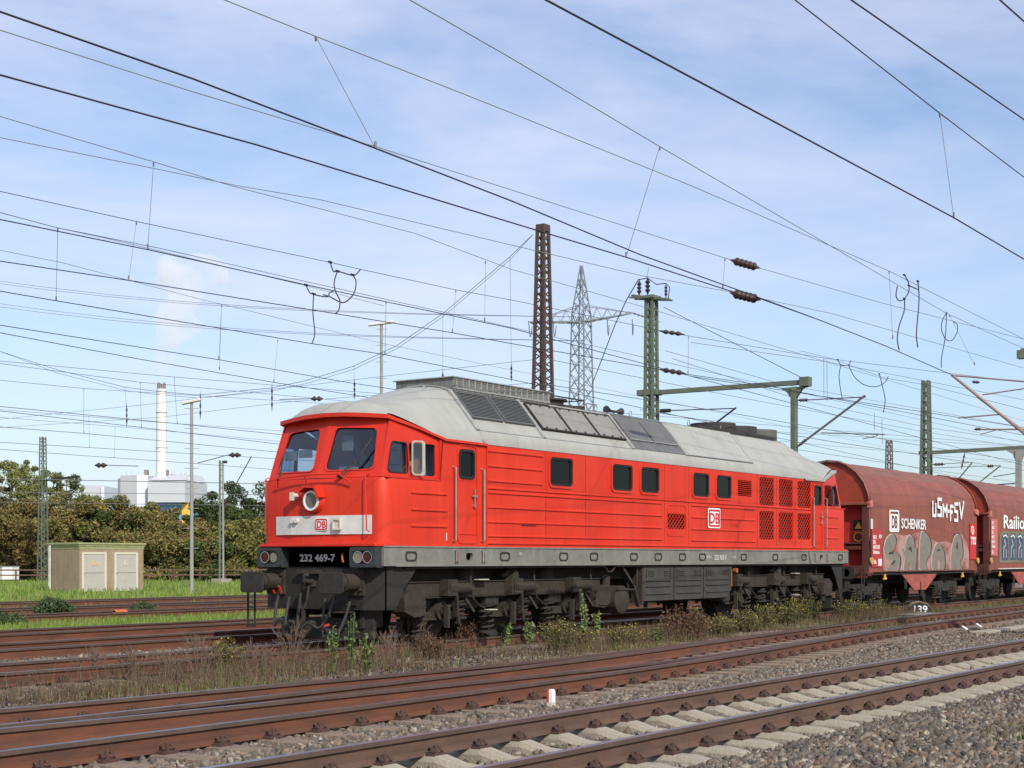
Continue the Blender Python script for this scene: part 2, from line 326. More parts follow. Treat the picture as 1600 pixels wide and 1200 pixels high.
# lower cab sides with front corners
def planline(z,dx=0):   # plan outline of lower cab front
    P=[(1.52,0)]+[(.24-.24*math.sin(R(a)),.24-.24*math.cos(R(a))) for a in range(0,91,15)]+[(-.07,.85),(-.09,HC)]
    P=P+[(x,WD-y) for x,y in P[::-1][1:]]
    return [(x+dx,y,z) for x,y in P]
bodyc=MB()
zs=[1.64,1.70,2.2,2.70,2.76,2.775]
for flip in (0,1):
    g=[]
    for z in zs:
        ins=0 if z<2.71 else (.015 if z<2.77 else .09)
        row=planline(z)
        row=[(x+ins*(1 if x<1 else 0)*1.0,y+(ins*.9 if y<.5 else (-ins*.9 if y>2.2 else 0)),zz) for x,y,zz in row]
        if flip: row=[(LL-x,y,zz) for x,y,zz in row]
        g.append(row)
    bodyc.grid(g)
body_wall.build('body_side',M['red'],loco)
cabl=bodyc.build('cab_lower_body',M['red'],loco,smooth=50)
# upper cab: sides (with window openings) and windscreen frames
C0=(.08,.13,2.775);M0=(-.08,HC,2.775);C1=(.42,.25,3.79);M1=(.28,HC,3.86)
def wsm(mir,fl,off=0):
    def fn(p,q,d):    # p 0 at corner .. 1 at centre ; q 0..1 ; bilinear
        A=[lerp(C0[i],M0[i],p) for i in range(3)]; B=[lerp(C1[i],M1[i],p) for i in range(3)]
        x,y,z=[lerp(A[i],B[i],q) for i in range(3)]
        x+=d+off
        if mir: y=WD-y
        if fl: x=LL-x
        return (x,y,z)
    return fn
def cside(yb,sg,fl,off=0):
    def fn(p,q,d):
        k=max(0,min(1,(1.55-p)/1.45)); y=.035+(.085+.11*max(0,min(1,(q-2.775)/1.0)))*k+off+d
        return ((LL-p if fl else p), yb+sg*y, q)
    return fn
cabu=MB()
wsh=[(.24,.135),(.86,.135),(.93,.20),(.885,.78),(.84,.81),(.22,.81),(.17,.76),(.16,.2)]
def rpoly(P,k=.25,n=3):   # round polygon corners
    out_=[];m=len(P)
    for i in range(m):
        a=Vector(P[i-1]).lerp(Vector(P[i]),1-k) if (Vector(P[i-1])-Vector(P[i])).length>0 else Vector(P[i]); b=Vector(P[i]); c=Vector(P[i]).lerp(Vector(P[(i+1)%m]),k)
        for j in range(n+1):
            t=j/n; out_.append(tuple(a*(1-t)**2+b*2*t*(1-t)+c*t*t))
    return out_
wsh=rpoly([(.11,.125),(.90,.115),(.86,.80),(.13,.80)],.14,4)
sidep=[(.08,2.775),(1.52,2.775),(1.56,3.47),(.42,3.80)]
cwin=rpoly([(.25,2.86),(.75,2.86),(.75,3.36),(.40,3.37)],.18,4); cwin2=rr(.80,1.44,2.83,3.37,.05)
for fl in (0,1):
    for mir in (0,1): plate(cabu,[(0,0),(1,0),(1,1),(0,1)],[wsh],.03,wsm(mir,fl,.015))
    for yb,sg in ((0,1),(WD,-1)): plate(cabu,sidep,[cwin,cwin2],.03,cside(yb,sg,fl,.015))
    for yb,sg in ((0,1),(WD,-1)):  # step from recessed cab side to door section
        f=lambda p,q,d:((LL-p if fl else p),yb+sg*d,q)
        cabu.prism([(1.50,2.775),(1.53,2.775),(1.60,3.47),(1.57,3.47)],f,0.0,.10)
        cabu.prism([(.1,2.76),(1.53,2.76),(1.53,2.785),(.1,2.785)],f,.0,.06)
cabu.build('cab_upper_body',M['redf'],loco)
# windscreens, gaskets
for fl in (0,1):
    for mir in (0,1):
        g=MB(); g.prism(wsh,wsm(mir,fl),.02,.026); o=g.build('windscreen',M['glass'],loco)
        r_=MB(); ring(r_,[(lerp(.52,p,1.035),lerp(.46,q,1.035)) for p,q in wsh],[(lerp(.52,p,.985),lerp(.46,q,.985)) for p,q in wsh],.02,wsm(mir,fl,-.004)); r_.build('gasket',M['redf'],o)
    for k,(yb,sg) in enumerate(((0,1),(WD,-1))):
        g=MB(); g.prism(cwin,cside(yb,sg,fl),.028,.034); o=g.build('cab_side_window',M['glass'],loco)
        r_=MB(); ring(r_,[(lerp(.55,p,1.05),lerp(3.11,q,1.05)) for p,q in cwin],[(lerp(.55,p,.96),lerp(3.11,q,.96)) for p,q in cwin],.016,cside(yb,sg,fl,-.004)); r_.build('gasket',M['gasket'],o)
        if k==0:
            # sliding window folded out
            r_=MB(); f=lambda p,q,d:((LL-(.86+p) if fl else .86+p),-.02-p*.45+d,q)
            ring(r_,rr(-.09,.13,2.82,3.40,.05),rr(-.075,.085,2.845,3.375,.05),.02,f); o=r_.build('opened_window_frame',mat('window_frame_grey',(.36,.34,.29),rough=.6) if not fl else M['gasket'],loco)
            g=MB(); g.prism(rr(-.075,.085,2.86,3.36,.05),f,0,.006); g.build('pane',M['glass'],o)
# cab interior
it=MB()
for fl in (0,1):
    X=lambda x:(LL-x if fl else x)
    a,b=sorted((X(1.62),X(1.66))); it.prism([(.1,1.7),(WD-.1,1.7),(WD-.1,3.4),(WD-.45,3.8),(HC,4.0),(.45,3.8),(.1,3.4)],lambda p,q,d:(d,p,q),a,b)
    a,b=sorted((X(.15),X(1.6))); it.box(a,b,.1,WD-.1,2.2,2.24)
    a,b=sorted((X(.25),X(.75))); it.box(a,b,.25,WD-.25,2.45,2.80)
    a,b=sorted((X(.42),X(1.6))); it.box(a,b,.25,WD-.25,3.66,3.7)
it.build('cab_interior',M['interior'],loco)
vs_=MB(); vs_.box(.34,.36,1.85,2.15,3.16,3.3).box(.33,.35,2.2,2.45,3.12,3.28).box(.40,.41,.98,1.22,3.25,3.5).box(.3,.5,.95,1.2,2.9,2.98)
vs_.build('sun_visor',M['cream'],loco)
hd=MB(); hd.cyl((1.3,.5,2.6),(1.35,.5,3.15),.16,10).cyl((1.32,.5,3.15),(1.32,.5,3.3),.10,10,.06); hd.build('driver_seat',M['skin'],loco,smooth=True)
# engine room liner (dark behind openings)
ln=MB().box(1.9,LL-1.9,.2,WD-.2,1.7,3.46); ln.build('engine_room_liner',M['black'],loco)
# side windows
def sidewin(x0,x1,z0,z1,nm,par):
    for yb,sg in ((0,1),(WD,-1)):
        g=MB(); g.prism(rr(x0,x1,z0,z1,.09),SS(yb,sg,0),sg*.022,sg*.028); o=g.build(nm,M['glassd'],par)
        r_=MB(); ring(r_,rr(x0-.055,x1+.055,z0-.055,z1+.055,.13),rr(x0-.01,x1+.01,z0-.01,z1+.01,.09),.022,SS(yb,sg,-.010)); r_.build('window_frame',M['red'],o)
        r_=MB(); ring(r_,rr(x0-.012,x1+.012,z0-.012,z1+.012,.09),rr(x0+.03,x1-.03,z0+.03,z1-.03,.07),.03,SS(yb,sg,.008)); r_.build('gasket',M['gasket'],o)
for w_ in wins: sidewin(*w_,'side_window',loco)
# ribs pressed in the side sheets
def rib(x0,x1,z,mb):
    for yb,sg in ((0,1),(WD,-1)): mb.prism([(0,z-.028),(0,z+.022),(-.022*1,z+.006),(-.022,z-.020)],lambda p,q,d:(d,yb+sg*p,q),x0,x1)
ribs=MB()
for z in (3.36,3.095,2.83): rib(2.90,4.67,z,ribs)
for z in (2.62,2.36,2.10,1.85): rib(2.90,9.28,z,ribs); rib(10.63,13.87,z,ribs)
for z in (2.54,2.26,1.99): rib(.72,1.70,z,ribs); rib(LL-1.45,LL-.6,z,ribs)
rib(2.88,LL-2.4,2.70,ribs); rib(2.88,LL-2.4,1.72,ribs)
ribs.build('pressed_ribs',M['red'],loco,bevel=.006)
# step strip at door section
st=MB()
for yb,sg in ((0,1),(WD,-1)):
    for x in (2.87,LL-2.3):
        st.box(x-.012,x+.012,min(yb,yb-sg*.02),max(yb,yb-sg*.02),1.66,3.46)
st.build('body_seam',M['red'],loco)
st=MB()
for x in (4.78,6.2,9.40,10.50,14.0,15.08,16.2):
    st.box(x-.005,x+.005,-.0035,.001,1.70,3.44)
st.build('sheet_joint',mat('joint_dark_red',(.22,.018,.012),rough=.7),loco)
# doors
for x0,x1,wd in ((1.99,2.58,doorw[0]),(17.33,17.92,doorw[1])):
    for yb,sg in ((0,1),(WD,-1)):
        d=MB(); ring(d,rr(x0,x1,1.70,3.42,.12),rr(x0+.022,x1-.022,1.722,3.398,.11),.03,SS(yb,sg,0)); 
        d.box(x0+.05,x1-.05,min(yb,yb-sg*.012),max(yb,yb-sg*.012),1.86,1.87)
        o=d.build('door',M['red'],loco)
        g=MB(); g.prism(rr(*wd,.09),SS(yb,sg),sg*.022,sg*.028); p_=g.build('door_window',M['glassd'],o)
        r_=MB(); ring(r_,rr(wd[0]-.02,wd[1]+.02,wd[2]-.02,wd[3]+.02,.10),rr(wd[0]+.025,wd[1]-.025,wd[2]+.025,wd[3]-.025,.07),.03,SS(yb,sg,.004)); r_.build('gasket',M['gasket'],p_)
        h=MB(); hx=x1-.1; y=yb-sg*.03; h.bar((hx-.07,y,2.53),(hx+.06,y,2.53),.03).bar((hx,y,2.36),(hx,y,2.66),.022); h.cyl((hx,yb,2.36),(hx,yb-sg*.04,2.36),.03); h.build('door_handle',M['steel'],o)
        for hx in (x0-.12,x1+.13):
            h=MB(); y=yb-sg*.07; h.tube([(hx,yb,3.02),(hx,y,3.0),(hx,y,1.76),(hx,yb,1.74)],.016,8); h.build('door_handrail',M['steel'],loco,smooth=True)
# radiator and vent grilles: expanded metal
def grille(x0,x1,z0,z1):
    for yb,sg in ((0,1),(WD,-1)):
        m=MB(); y=yb+sg*.012; sx=(x1-x0)/6; sz=sx*1.0; nz=max(3,round((z1-z0)/sz)); sz=(z1-z0)/nz
        for i in range(6):
            for j in range(nz):
                cx=x0+(i+.5)*sx; cz=z0+(j+.5)*sz; L_=(cx-sx/2,cz);R_=(cx+sx/2,cz);T=(cx,cz+sz/2);B=(cx,cz-sz/2)
                for a,b in ((L_,T),(T,R_),(R_,B),(B,L_)):
                    m.bar((a[0],y,a[1]),(b[0],y,b[1]),.010,.013)
        m.build('vent_grille',M['red'],loco)
for g in grids: grille(*g)
for yb,sg in ((0,1),(WD,-1)):
    m=MB()
    for i in range(8):
        z=2.93+i*.045; m.hexa([(12.94,yb-sg*.01,z),(13.68,yb-sg*.01,z),(13.68,yb+sg*.04,z+.02),(12.94,yb+sg*.04,z+.02),(12.94,yb-sg*.01,z+.006),(13.68,yb-sg*.01,z+.006),(13.68,yb+sg*.04,z+.026),(12.94,yb+sg*.04,z+.026)])
    m.build('louvre',M['red'],loco)
    m=MB(); ring(m,rr(9.50,10.38,1.92,2.60,.12),rr(9.515,10.365,1.935,2.585,.11),.02,SS(yb,sg)); ring(m,rr(15.19,16.08,1.88,2.62,.08),rr(15.205,16.065,1.895,2.605,.07),.02,SS(yb,sg)); m.build('access_panel',M['red'],loco)
# logo and numbers
def dblogo(par,x0,x1,z0,z1,fn,ts=.88,bd=.008):
    m=MB(); m.prism(rr(x0,x1,z0,z1,.05),fn,-.004,0); m.build('logo_plate',M['white'],par)
    w_=(x1-x0); m=MB(); ring(m,rr(x0+.05*w_,x1-.05*w_,z0+.05*w_,z1-.05*w_,.045),rr(x0+.12*w_,x1-.12*w_,z0+.12*w_,z1-.12*w_,.03),.004,lambda p,q,d:fn(p,q,d-.008))
    h=(z1-z0); text(m,'DB',h*.74,lambda p,q,d:fn(x0+w_*.5+p,z0+h*.24+q,d-.008),bold=bd,sx=w_/h*ts,align='CENTER',th=.004); m.build('logo_lettering',M['dbred'],par)
dblogo(loco,11.37,11.98,2.13,2.58,lambda p,q,d:(p,-.026+d,q))
m=MB(); text(m,'1',.19,lambda p,q,d:(1.66+p,-.006+d,1.75+q),sx=.6); text(m,'2',.17,lambda p,q,d:(18.20+p,-.006+d,1.78+q),sx=.6)
m.build('end_number',M['white'],loco)
# small slot marks
MB().box(3.95,4.45,-.012,-.002,2.045,2.058).build('fill_slot',M['gasket'],loco)
# --- sill ---
sl_=MB()
for yb,sg in ((0,1),(WD,-1)):
    y0,y1=sorted((yb-sg*.03,yb+sg*.03))
    plate(sl_,[(-.02,1.32),(LL+.03,1.32),(LL+.03,1.635),(-.02,1.635)],[rr(a-.10,a+.10,1.41,1.54,.05) for a in (2.32,17.79)],.06,SS(yb,sg))
    sl_.box(-.02,LL+.03,min(yb-sg*.045,yb),max(yb-sg*.045,yb),1.625,1.65); sl_.box(.3,LL-.3,min(yb-sg*.04,yb),max(yb-sg*.04,yb),1.31,1.33)
sl_.build('frame_sill',M['sill'],loco)
m=MB()
for a in (.68,3.39,5.35,6.46,8.03,9.06,10.14,11.09,13.18,14.93,16.66,19.05):
    for yb,sg in ((0,1),(WD,-1)): ring(m,rr(a-.15,a+.15,1.40,1.56,.06),rr(a-.125,a+.125,1.425,1.535,.05),.02,SS(yb,sg,-.035))
m.build('sill_cover_rims',M['under2'],loco)
m=MB()
for a in (1.92,2.71,17.38,18.16):
    for yb,sg in ((0,1),(WD,-1)):
        m.tube([(a-.03,yb-sg*.03,1.38),(a-.03,yb-sg*.07,1.39),(a-.03,yb-sg*.07,1.57),(a-.03,yb-sg*.03,1.58)],.014)
        m.tube([(a+.03,yb-sg*.03,1.38),(a+.03,yb-sg*.07,1.39),(a+.03,yb-sg*.07,1.57),(a+.03,yb-sg*.03,1.58)],.014)
m.build('sill_grips',M['steel'],loco)
m=MB(); text(m,'92 80 1',.09,lambda p,q,d:(11.28+p,-.036+d,1.445+q)); text(m,'232 469-7',.17,lambda p,q,d:(11.68+p,-.036+d,1.41+q),sx=.85,bold=.003); text(m,'D-DB',.08,lambda p,q,d:(12.55+p,-.036+d,1.45+q))
text(m,'RAILION',.06,lambda p,q,d:(14.2+p,-.036+d,1.5+q)) if 0 else None
text(m,'83 t',.08,lambda p,q,d:(3.85+p,-.036+d,1.50+q))
m.build('sill_lettering',mat('faded_lettering',(.45,.45,.40),rough=.7),loco)
m=MB()
for yb,sg in ((0,1),(WD,-1)):
    m.tube([(.6,yb+sg*.03,1.285),(7.0,yb+sg*.03,1.285),(7.1,yb+sg*.03,1.18),(7.25,yb+sg*.03,1.18),(7.4,yb+sg*.03,1.285),(18.6,yb+sg*.03,1.285)],.018)
m.build('sill_pipe',M['under'],loco,smooth=True)
# floor plate + underframe core
MB().box(-.0,LL,.1,WD-.1,1.30,1.63).box(.6,LL-.6,.5,WD-.5,1.02,1.30).build('underframe',M['under2'],loco)
# --- front end ---
for fl in (0,1):
    X=(lambda x:LL-x) if fl else (lambda x:x)
    def bx(mb,x0,x1,*a): x0,x1=sorted((X(x0),X(x1))); mb.box(x0,x1,*a)
    FF=lambda p,q,d:(X(-.0+d),p,q)
    m=MB() # red apron ledge
    pl=[(.35,-.03),(.02,-.03),(-.17,.04),(-.21,HC),(-.17,WD-.14),(.02,WD-.02),(.35,WD+.03)]
    m.prism(pl,lambda p,q,d:(X(p),q,d),1.64,1.69); m.build('apron_ledge',M['redf'],loco,bevel=.008)
    pf=[(-.09,.85),(-.095,HC),(-.09,2.1)]
    m=MB(); zz=(1.84,2.15)
    P=[(.02,.23),(-.078,.83),(-.101,HC),(-.085,WD-.8),(-.02,WD-.40)]
    m.grid([[(X(-.006+min(x,0)-.004 if abs(y-HC)<1.0 else x-.03),y,z) for x,y in P] for z in zz]); m.build('white_stripe',M['stripe'],loco,solid=.006)
    # headlamp
    m=MB(); cx,cz=1.39,2.40
    m.cyl((X(-.17),cx,cz),(X(-.04),cx,cz),.175,20,.25); m.build('headlamp_housing',M['redf'],loco,smooth=True)
    m=MB(); m.prism([(cx-.24,cz+.05),(cx-.15,cz+.24),(cx+.10,cz+.26),(cx+.24,cz+.18),(cx+.20,cz+.14),(cx+.08,cz+.215),(cx-.12,cz+.2),(cx-.20,cz+.03)],lambda p,q,d:(X(d),p,q),-.27,-.06); m.build('headlamp_hood',M['redf'],loco)
    m=MB()
    for k in range(20):
        a,b=2*math.pi*k/20,2*math.pi*(k+1)/20
        m.bar((X(-.185),cx+.15*math.cos(a),cz+.15*math.sin(a)),(X(-.185),cx+.15*math.cos(b),cz+.15*math.sin(b)),.03)
    m.build('headlamp_ring',M['white'],loco,smooth=True); MB().cyl((X(-.18),cx,cz),(X(-.16),cx,cz),.14,20).build('headlamp_lens',M['lens'],loco)
    MB().cyl((X(-.19),1.80,2.48),(X(-.1),1.80,2.48),.055,10).box(*sorted((X(-.22),X(-.19))),1.76,1.84,2.41,2.55).build('socket_box',M['cream'],loco)
    # stripe fittings
    FS=lambda p,q,d:(X(-.125-d),p,q)
    if not fl:
        dblogo(loco,HC-.15,HC+.15,1.90,2.115,lambda p,q,d:(-.118+d,2*HC-.14-p,q),ts=.70,bd=.003)
    m=MB(); m.box(*sorted((X(-.13),X(-.09))),.80,.95,1.93,2.08); ring(m,rr(.785,.965,1.91,2.10,.02),rr(.815,.935,1.94,2.07,.01),.03,lambda p,q,d:(X(-.135+d),p,q)); m.build('signal_socket',M['cream'],loco)
    MB().cyl((X(-.15),1.86,2.07),(X(-.09),1.86,2.07),.04,8).cyl((X(-.15),1.775,2.07),(X(-.09),1.775,2.07),.04,8).build('horn_caps',M['stripe'],loco)
    # handrails and wipers
    m=MB()
    for y,t in ((.22,.36),(WD-.22,WD-.16)):
        yy=.30 if y<1 else WD-.22
        m.tube([(X(.05),y+(.12 if y<1 else .0),2.83),(X(-.09),yy,2.80),(X(-.13),yy-.06 if y<1 else yy-.02,1.9),(X(-.06),yy-.06 if y<1 else yy,1.88)],.012)
    m.tube([(X(-.06),2.25,2.64),(X(-.15),2.18,2.79),(X(-.19),1.45,2.83),(X(-.18),.80,2.83),(X(-.10),.58,2.68)],.014)
    m.bar((X(-.2),1.53,2.83),(X(-.1),1.53,2.62),.02)
    m.build('front_handrail',M['redf'],loco,smooth=True)
    m=MB(); m.bar((X(-.10),.85,2.80),(X(.06),.48,3.16),.016).bar((X(-.09),.80,2.80),(X(.02),.56,3.02),.012).bar((X(-.0),.62,2.98),(X(.16),.36,3.42),.022); m.cyl((X(-.03),.84,2.76),(X(-.14),.84,2.80),.03,8)
    m.bar((X(-.02),2.25,2.80),(X(.12),2.3,3.2),.016)
    m.build('wiper',M['rubber'],loco)
    # lamp boxes
    for yc in (.29,WD-.37):
        m=MB(); bx(m,-.14,.05,yc-.27,yc+.27,1.29,1.635); ring(m,rr(yc-.265,yc+.265,1.30,1.625,.04),rr(yc-.215,yc+.215,1.355,1.575,.10),.05,lambda p,q,d:(X(-.165+d),p,q)); lb=m.build('lamp_box',M['lampg'],loco,bevel=.006)
        near=yc<1
        for k,yy in ((0,yc+.10),(1,yc-.10)):
            outer_red=(near and k==1) or (not near and k==0)
            m=MB(); m.cyl((X(-.165),yy,1.465),(X(-.145),yy,1.465),.088,16); m.build('lamp_lens',M['lensr'] if outer_red else M['lensw'],lb)
            m=MB()
            for q_ in range(16):
                a,b=2*math.pi*q_/16,2*math.pi*(q_+1)/16; m.bar((X(-.172),yy+.095*math.cos(a),1.465+.095*math.sin(a)),(X(-.172),yy+.095*math.cos(b),1.465+.095*math.sin(b)),.012)
            m.build('lamp_rim',M['chrome'] if near or outer_red else M['lampg'],lb)
    # headstock
    m=MB(); bx(m,-.0,.12,.62,WD-.66,1.28,1.635); m.build('number_panel',M['black'],loco)
    if not fl:
        m=MB(); text(m,'232 469-7',.17,lambda p,q,d:(-.012+d,1.80-p,1.395+q),sx=1.12,bold=.004,th=.004); m.build('number_lettering',mat('number_white',(.5,.49,.45),rough=.7),loco)
    m=MB(); bx(m,0,.10,.42,WD-.42,.60,1.29)
    for yb,sg in ((0,1),(WD,-1)):
        f=lambda p,q,d:(X(p),yb+sg*d,q)
        m.prism([(.12,1.31),(.98,1.31),(.80,1.12),(.62,.95),(.40,.60),(.12,.60)],f,.06,.10)
        m.hexa([(X(0),yb+sg*.42,.60),(X(.12),yb+sg*.06,.60),(X(.16),yb+sg*.06,.60),(X(.06),yb+sg*.42,.60),(X(0),yb+sg*.42,1.30),(X(.12),yb+sg*.06,1.30),(X(.16),yb+sg*.06,1.30),(X(.06),yb+sg*.42,1.30)])
    m.build('headstock',mat('headstock_dark',(.013,.012,.011),(.026,.022,.018),rough=.75,sc=3,bump=.1),loco)
    m=MB(); bx(m,-.008,-.002,.55,.72,.70,.82); m.build('step_recess',M['black'],loco)
    m=MB(); bx(m,-.05,0,.53,.74,.68,.70); bx(m,-.12,0,.6,1.0,.55,.58); m.build('step_lip',M['under'],loco)
    for yc in (HC+.09-.875,HC+.09+.875):
        m=MB(); m.prism(rr(yc-.26,yc+.26,1.05-.175,1.05+.175,.06),lambda p,q,d:(X(-.62+d),p,q),0,.03); b_=m.build('buffer',M['under2'],loco,bevel=.01)
        m=MB(); m.cyl((X(-.6),yc,1.05),(X(-.25),yc,1.05),.12,18).cyl((X(-.34),yc,1.05),(X(-.03),yc,1.05),.145,18); bx(m,-.05,0,yc-.2,yc+.2,.84,1.26)
        for dy in (-.15,.15):
            for dz in (-.12,.12): m.cyl((X(-.09),yc+dy,1.05+dz),(X(-.05),yc+dy,1.05+dz),.022,6)
        m.build('buffer_shank',M['under'],b_,smooth=True)
    # hook, coupling, hoses
    m=MB(); m.box(*sorted((X(-.25),X(0))),1.44,1.51,.98,1.10); m.tube([(X(-.2),HC,1.05),(X(-.38),HC,1.08),(X(-.40),HC,1.16),(X(-.30),HC,1.17)],.035,8)
    m.tube([(X(-.22),1.40,1.02),(X(-.27),1.40,.75),(X(-.28),1.44,.62),(X(-.28),1.53,.62),(X(-.27),1.56,.75),(X(-.22),1.56,1.02)],.022,8); m.bar((X(-.27),1.48,.62),(X(-.27),1.48,.40),.05)
    m.box(*sorted((X(-.12),X(0))),1.30,1.78,1.19,1.25)
    m.build('screw_coupling',M['under'],loco,smooth=True)
    for y0,y1,zt,zb in ((2.20,2.0,.83,.33),(1.95,1.75,.80,.30),(.95,1.3,.80,.30),(1.15,.8,.78,.15),(.62,.95,.74,.18),(1.7,1.35,.8,.28)):
        m=MB(); P=[]
        for i in range(13):
            t=i/12; P.append((X(-.10-.22*math.sin(math.pi*t*.6)),lerp(y0,y1,t**1.6),zt-(zt-zb)*math.sin(math.pi*.5*min(1,t*1.5)) + (.10*max(0,t-.7)/.3)))
        m.tube(P,.026,8); m.cyl(P[-1],(P[-1][0]+.0,P[-1][1]-.12,P[-1][2]-.02),.034,8); m.build('brake_hose',M['rubber'],loco,smooth=True)
    m=MB()
    for y in (2.28,2.12): m.bar((X(-.12),y,.86),(X(-.2),y-.02,.98),.03)
    m.bar((X(-.3),.9,.36),(X(-.3),.98,.34),.04)
    m.build('hose_tap',M['redh'],loco)
    m=MB()
    for y in (2.50,2.66): m.bar((X(-.36),y,.92),(X(-.36),y,.28),.025)
    m.bar((X(-.36),2.5,.62),(X(-.36),2.68,.62),.02); m.bar((X(-.36),2.5,.30),(X(-.36),2.68,.30),.03); m.bar((X(-.36),2.58,.92),(X(0),2.5,.95),.03)
    m.build('shunter_step',M['under2'],loco)
    m=MB(); bx(m,.15,.25,.35,WD-.35,.12,.45); bx(m,.1,.6,.5,.58,.3,.6); bx(m,.1,.6,WD-.58,WD-.5,.3,.6); m.build('rail_guard',M['under2'],loco)
m=MB(); m.tube([(-.05,.82,1.52),(-.07,.81,1.48),(-.08,.80,1.42),(-.06,.79,1.38)],.016,8); m.build('orange_tag',M['orange'],loco,smooth=True)
# --- roof ---
main=[(-.012,3.46),(-.005,3.55),(.03,3.65),(.10,3.73),(.25,3.91),(.42,4.115),(.60,4.33),(.70,4.44),(.84,4.50),(1.08,4.545),(HC,4.56)]
def edge(x): return interp(x,[(0,.26),(.35,.21),(1.6,-.012)]), interp(x,[(.0,3.86),(.35,3.79),(1.6,3.475),(2.0,3.46)])
zt=[(.0,3.95),(.10,4.02),(.25,4.085),(.5,4.12),(.8,4.16),(1.2,4.205),(1.8,4.26),(2.3,4.31),(2.6,4.37),(2.7,4.55)]
def station(x):
    ye,ze=edge(x); top=sinterp(x,zt); w_=max(0,min(1,(x-.9)/1.8)); w_=w_*w_*(3-2*w_); row=[]
    for i,(my,mz) in enumerate(main):
        t=i/10; cy=ye+(HC-ye)*(1-math.cos(t*math.pi/2))**.8; u=(cy-ye)/(HC-ye); cz=ze+(top-ze)*(1-(1-u)**3.6)
        row.append((lerp(cy,my,w_),lerp(cz,mz,w_)))
    return row
rows=[]
xs=[.0,.03,.08,.15,.25,.4,.6,.8,1.0,1.2,1.4,1.6,1.9,2.2,2.45,2.58,2.66]
for x in xs:
    st_=station(x); fade=max(0,1-x/1.2)
    r=[]
    for y,z in st_:
        k=((HC-y)/1.15)**2
        xx=x+.20+.20*k*fade
        if x==0: z=3.80+.06*(1-k)
        if x==.03: z=lerp(3.80+.06*(1-k),z,.5)
        if x==.08: z=lerp(3.80+.06*(1-k),z,.8)
        r.append((xx,y,z))
    rows.append(r+[(a,WD-b,c) for a,b,c in r[::-1][1:]])
mid=[[(x,y,z) for y,z in main]+[(x,WD-y,z) for y,z in main[::-1][1:]] for x in (2.74,8,13)]
rf=MB(); rf.grid(rows+mid+[[(LL-x,y,z) for x,y,z in r] for r in rows[::-1]]); rf.build('roof',M['roof'],loco,smooth=60)
# brow
for fl in (0,1):
    bw=MB()
    X=(lambda x:LL-x) if fl else (lambda x:x)
    P=[(2.85,-.015,3.462),(1.63,-.02,3.472),(1.0,.085,3.635),(.42,.19,3.795),(.33,.50,3.825),(.24,.9,3.85),(.21,HC,3.862)]
    P=P+[(a,WD-b,c) for a,b,c in P[::-1][1:]]
    rws=[]
    for i,(a,b,c) in enumerate(P):
        ox=-.10 if 3<=i<=9 else 0; oy=-.03 if i<=3 else (.03 if i>=9 else 0); h=.055 if 2<i<10 else .03
        rws.append([(X(a+ox),b+oy,c-h),(X(a+ox),b+oy,c+.012),(X(a+.05),b+(.05 if b<1 else -.05 if b>2 else 0),c+.012),(X(a+.09),b+(.07 if b<1 else -.07 if b>2 else 0),c-h)])
    bw.grid(rws,close=True)
    bw.build('roof_brow',M['roof'] if fl else M['redf'],loco)
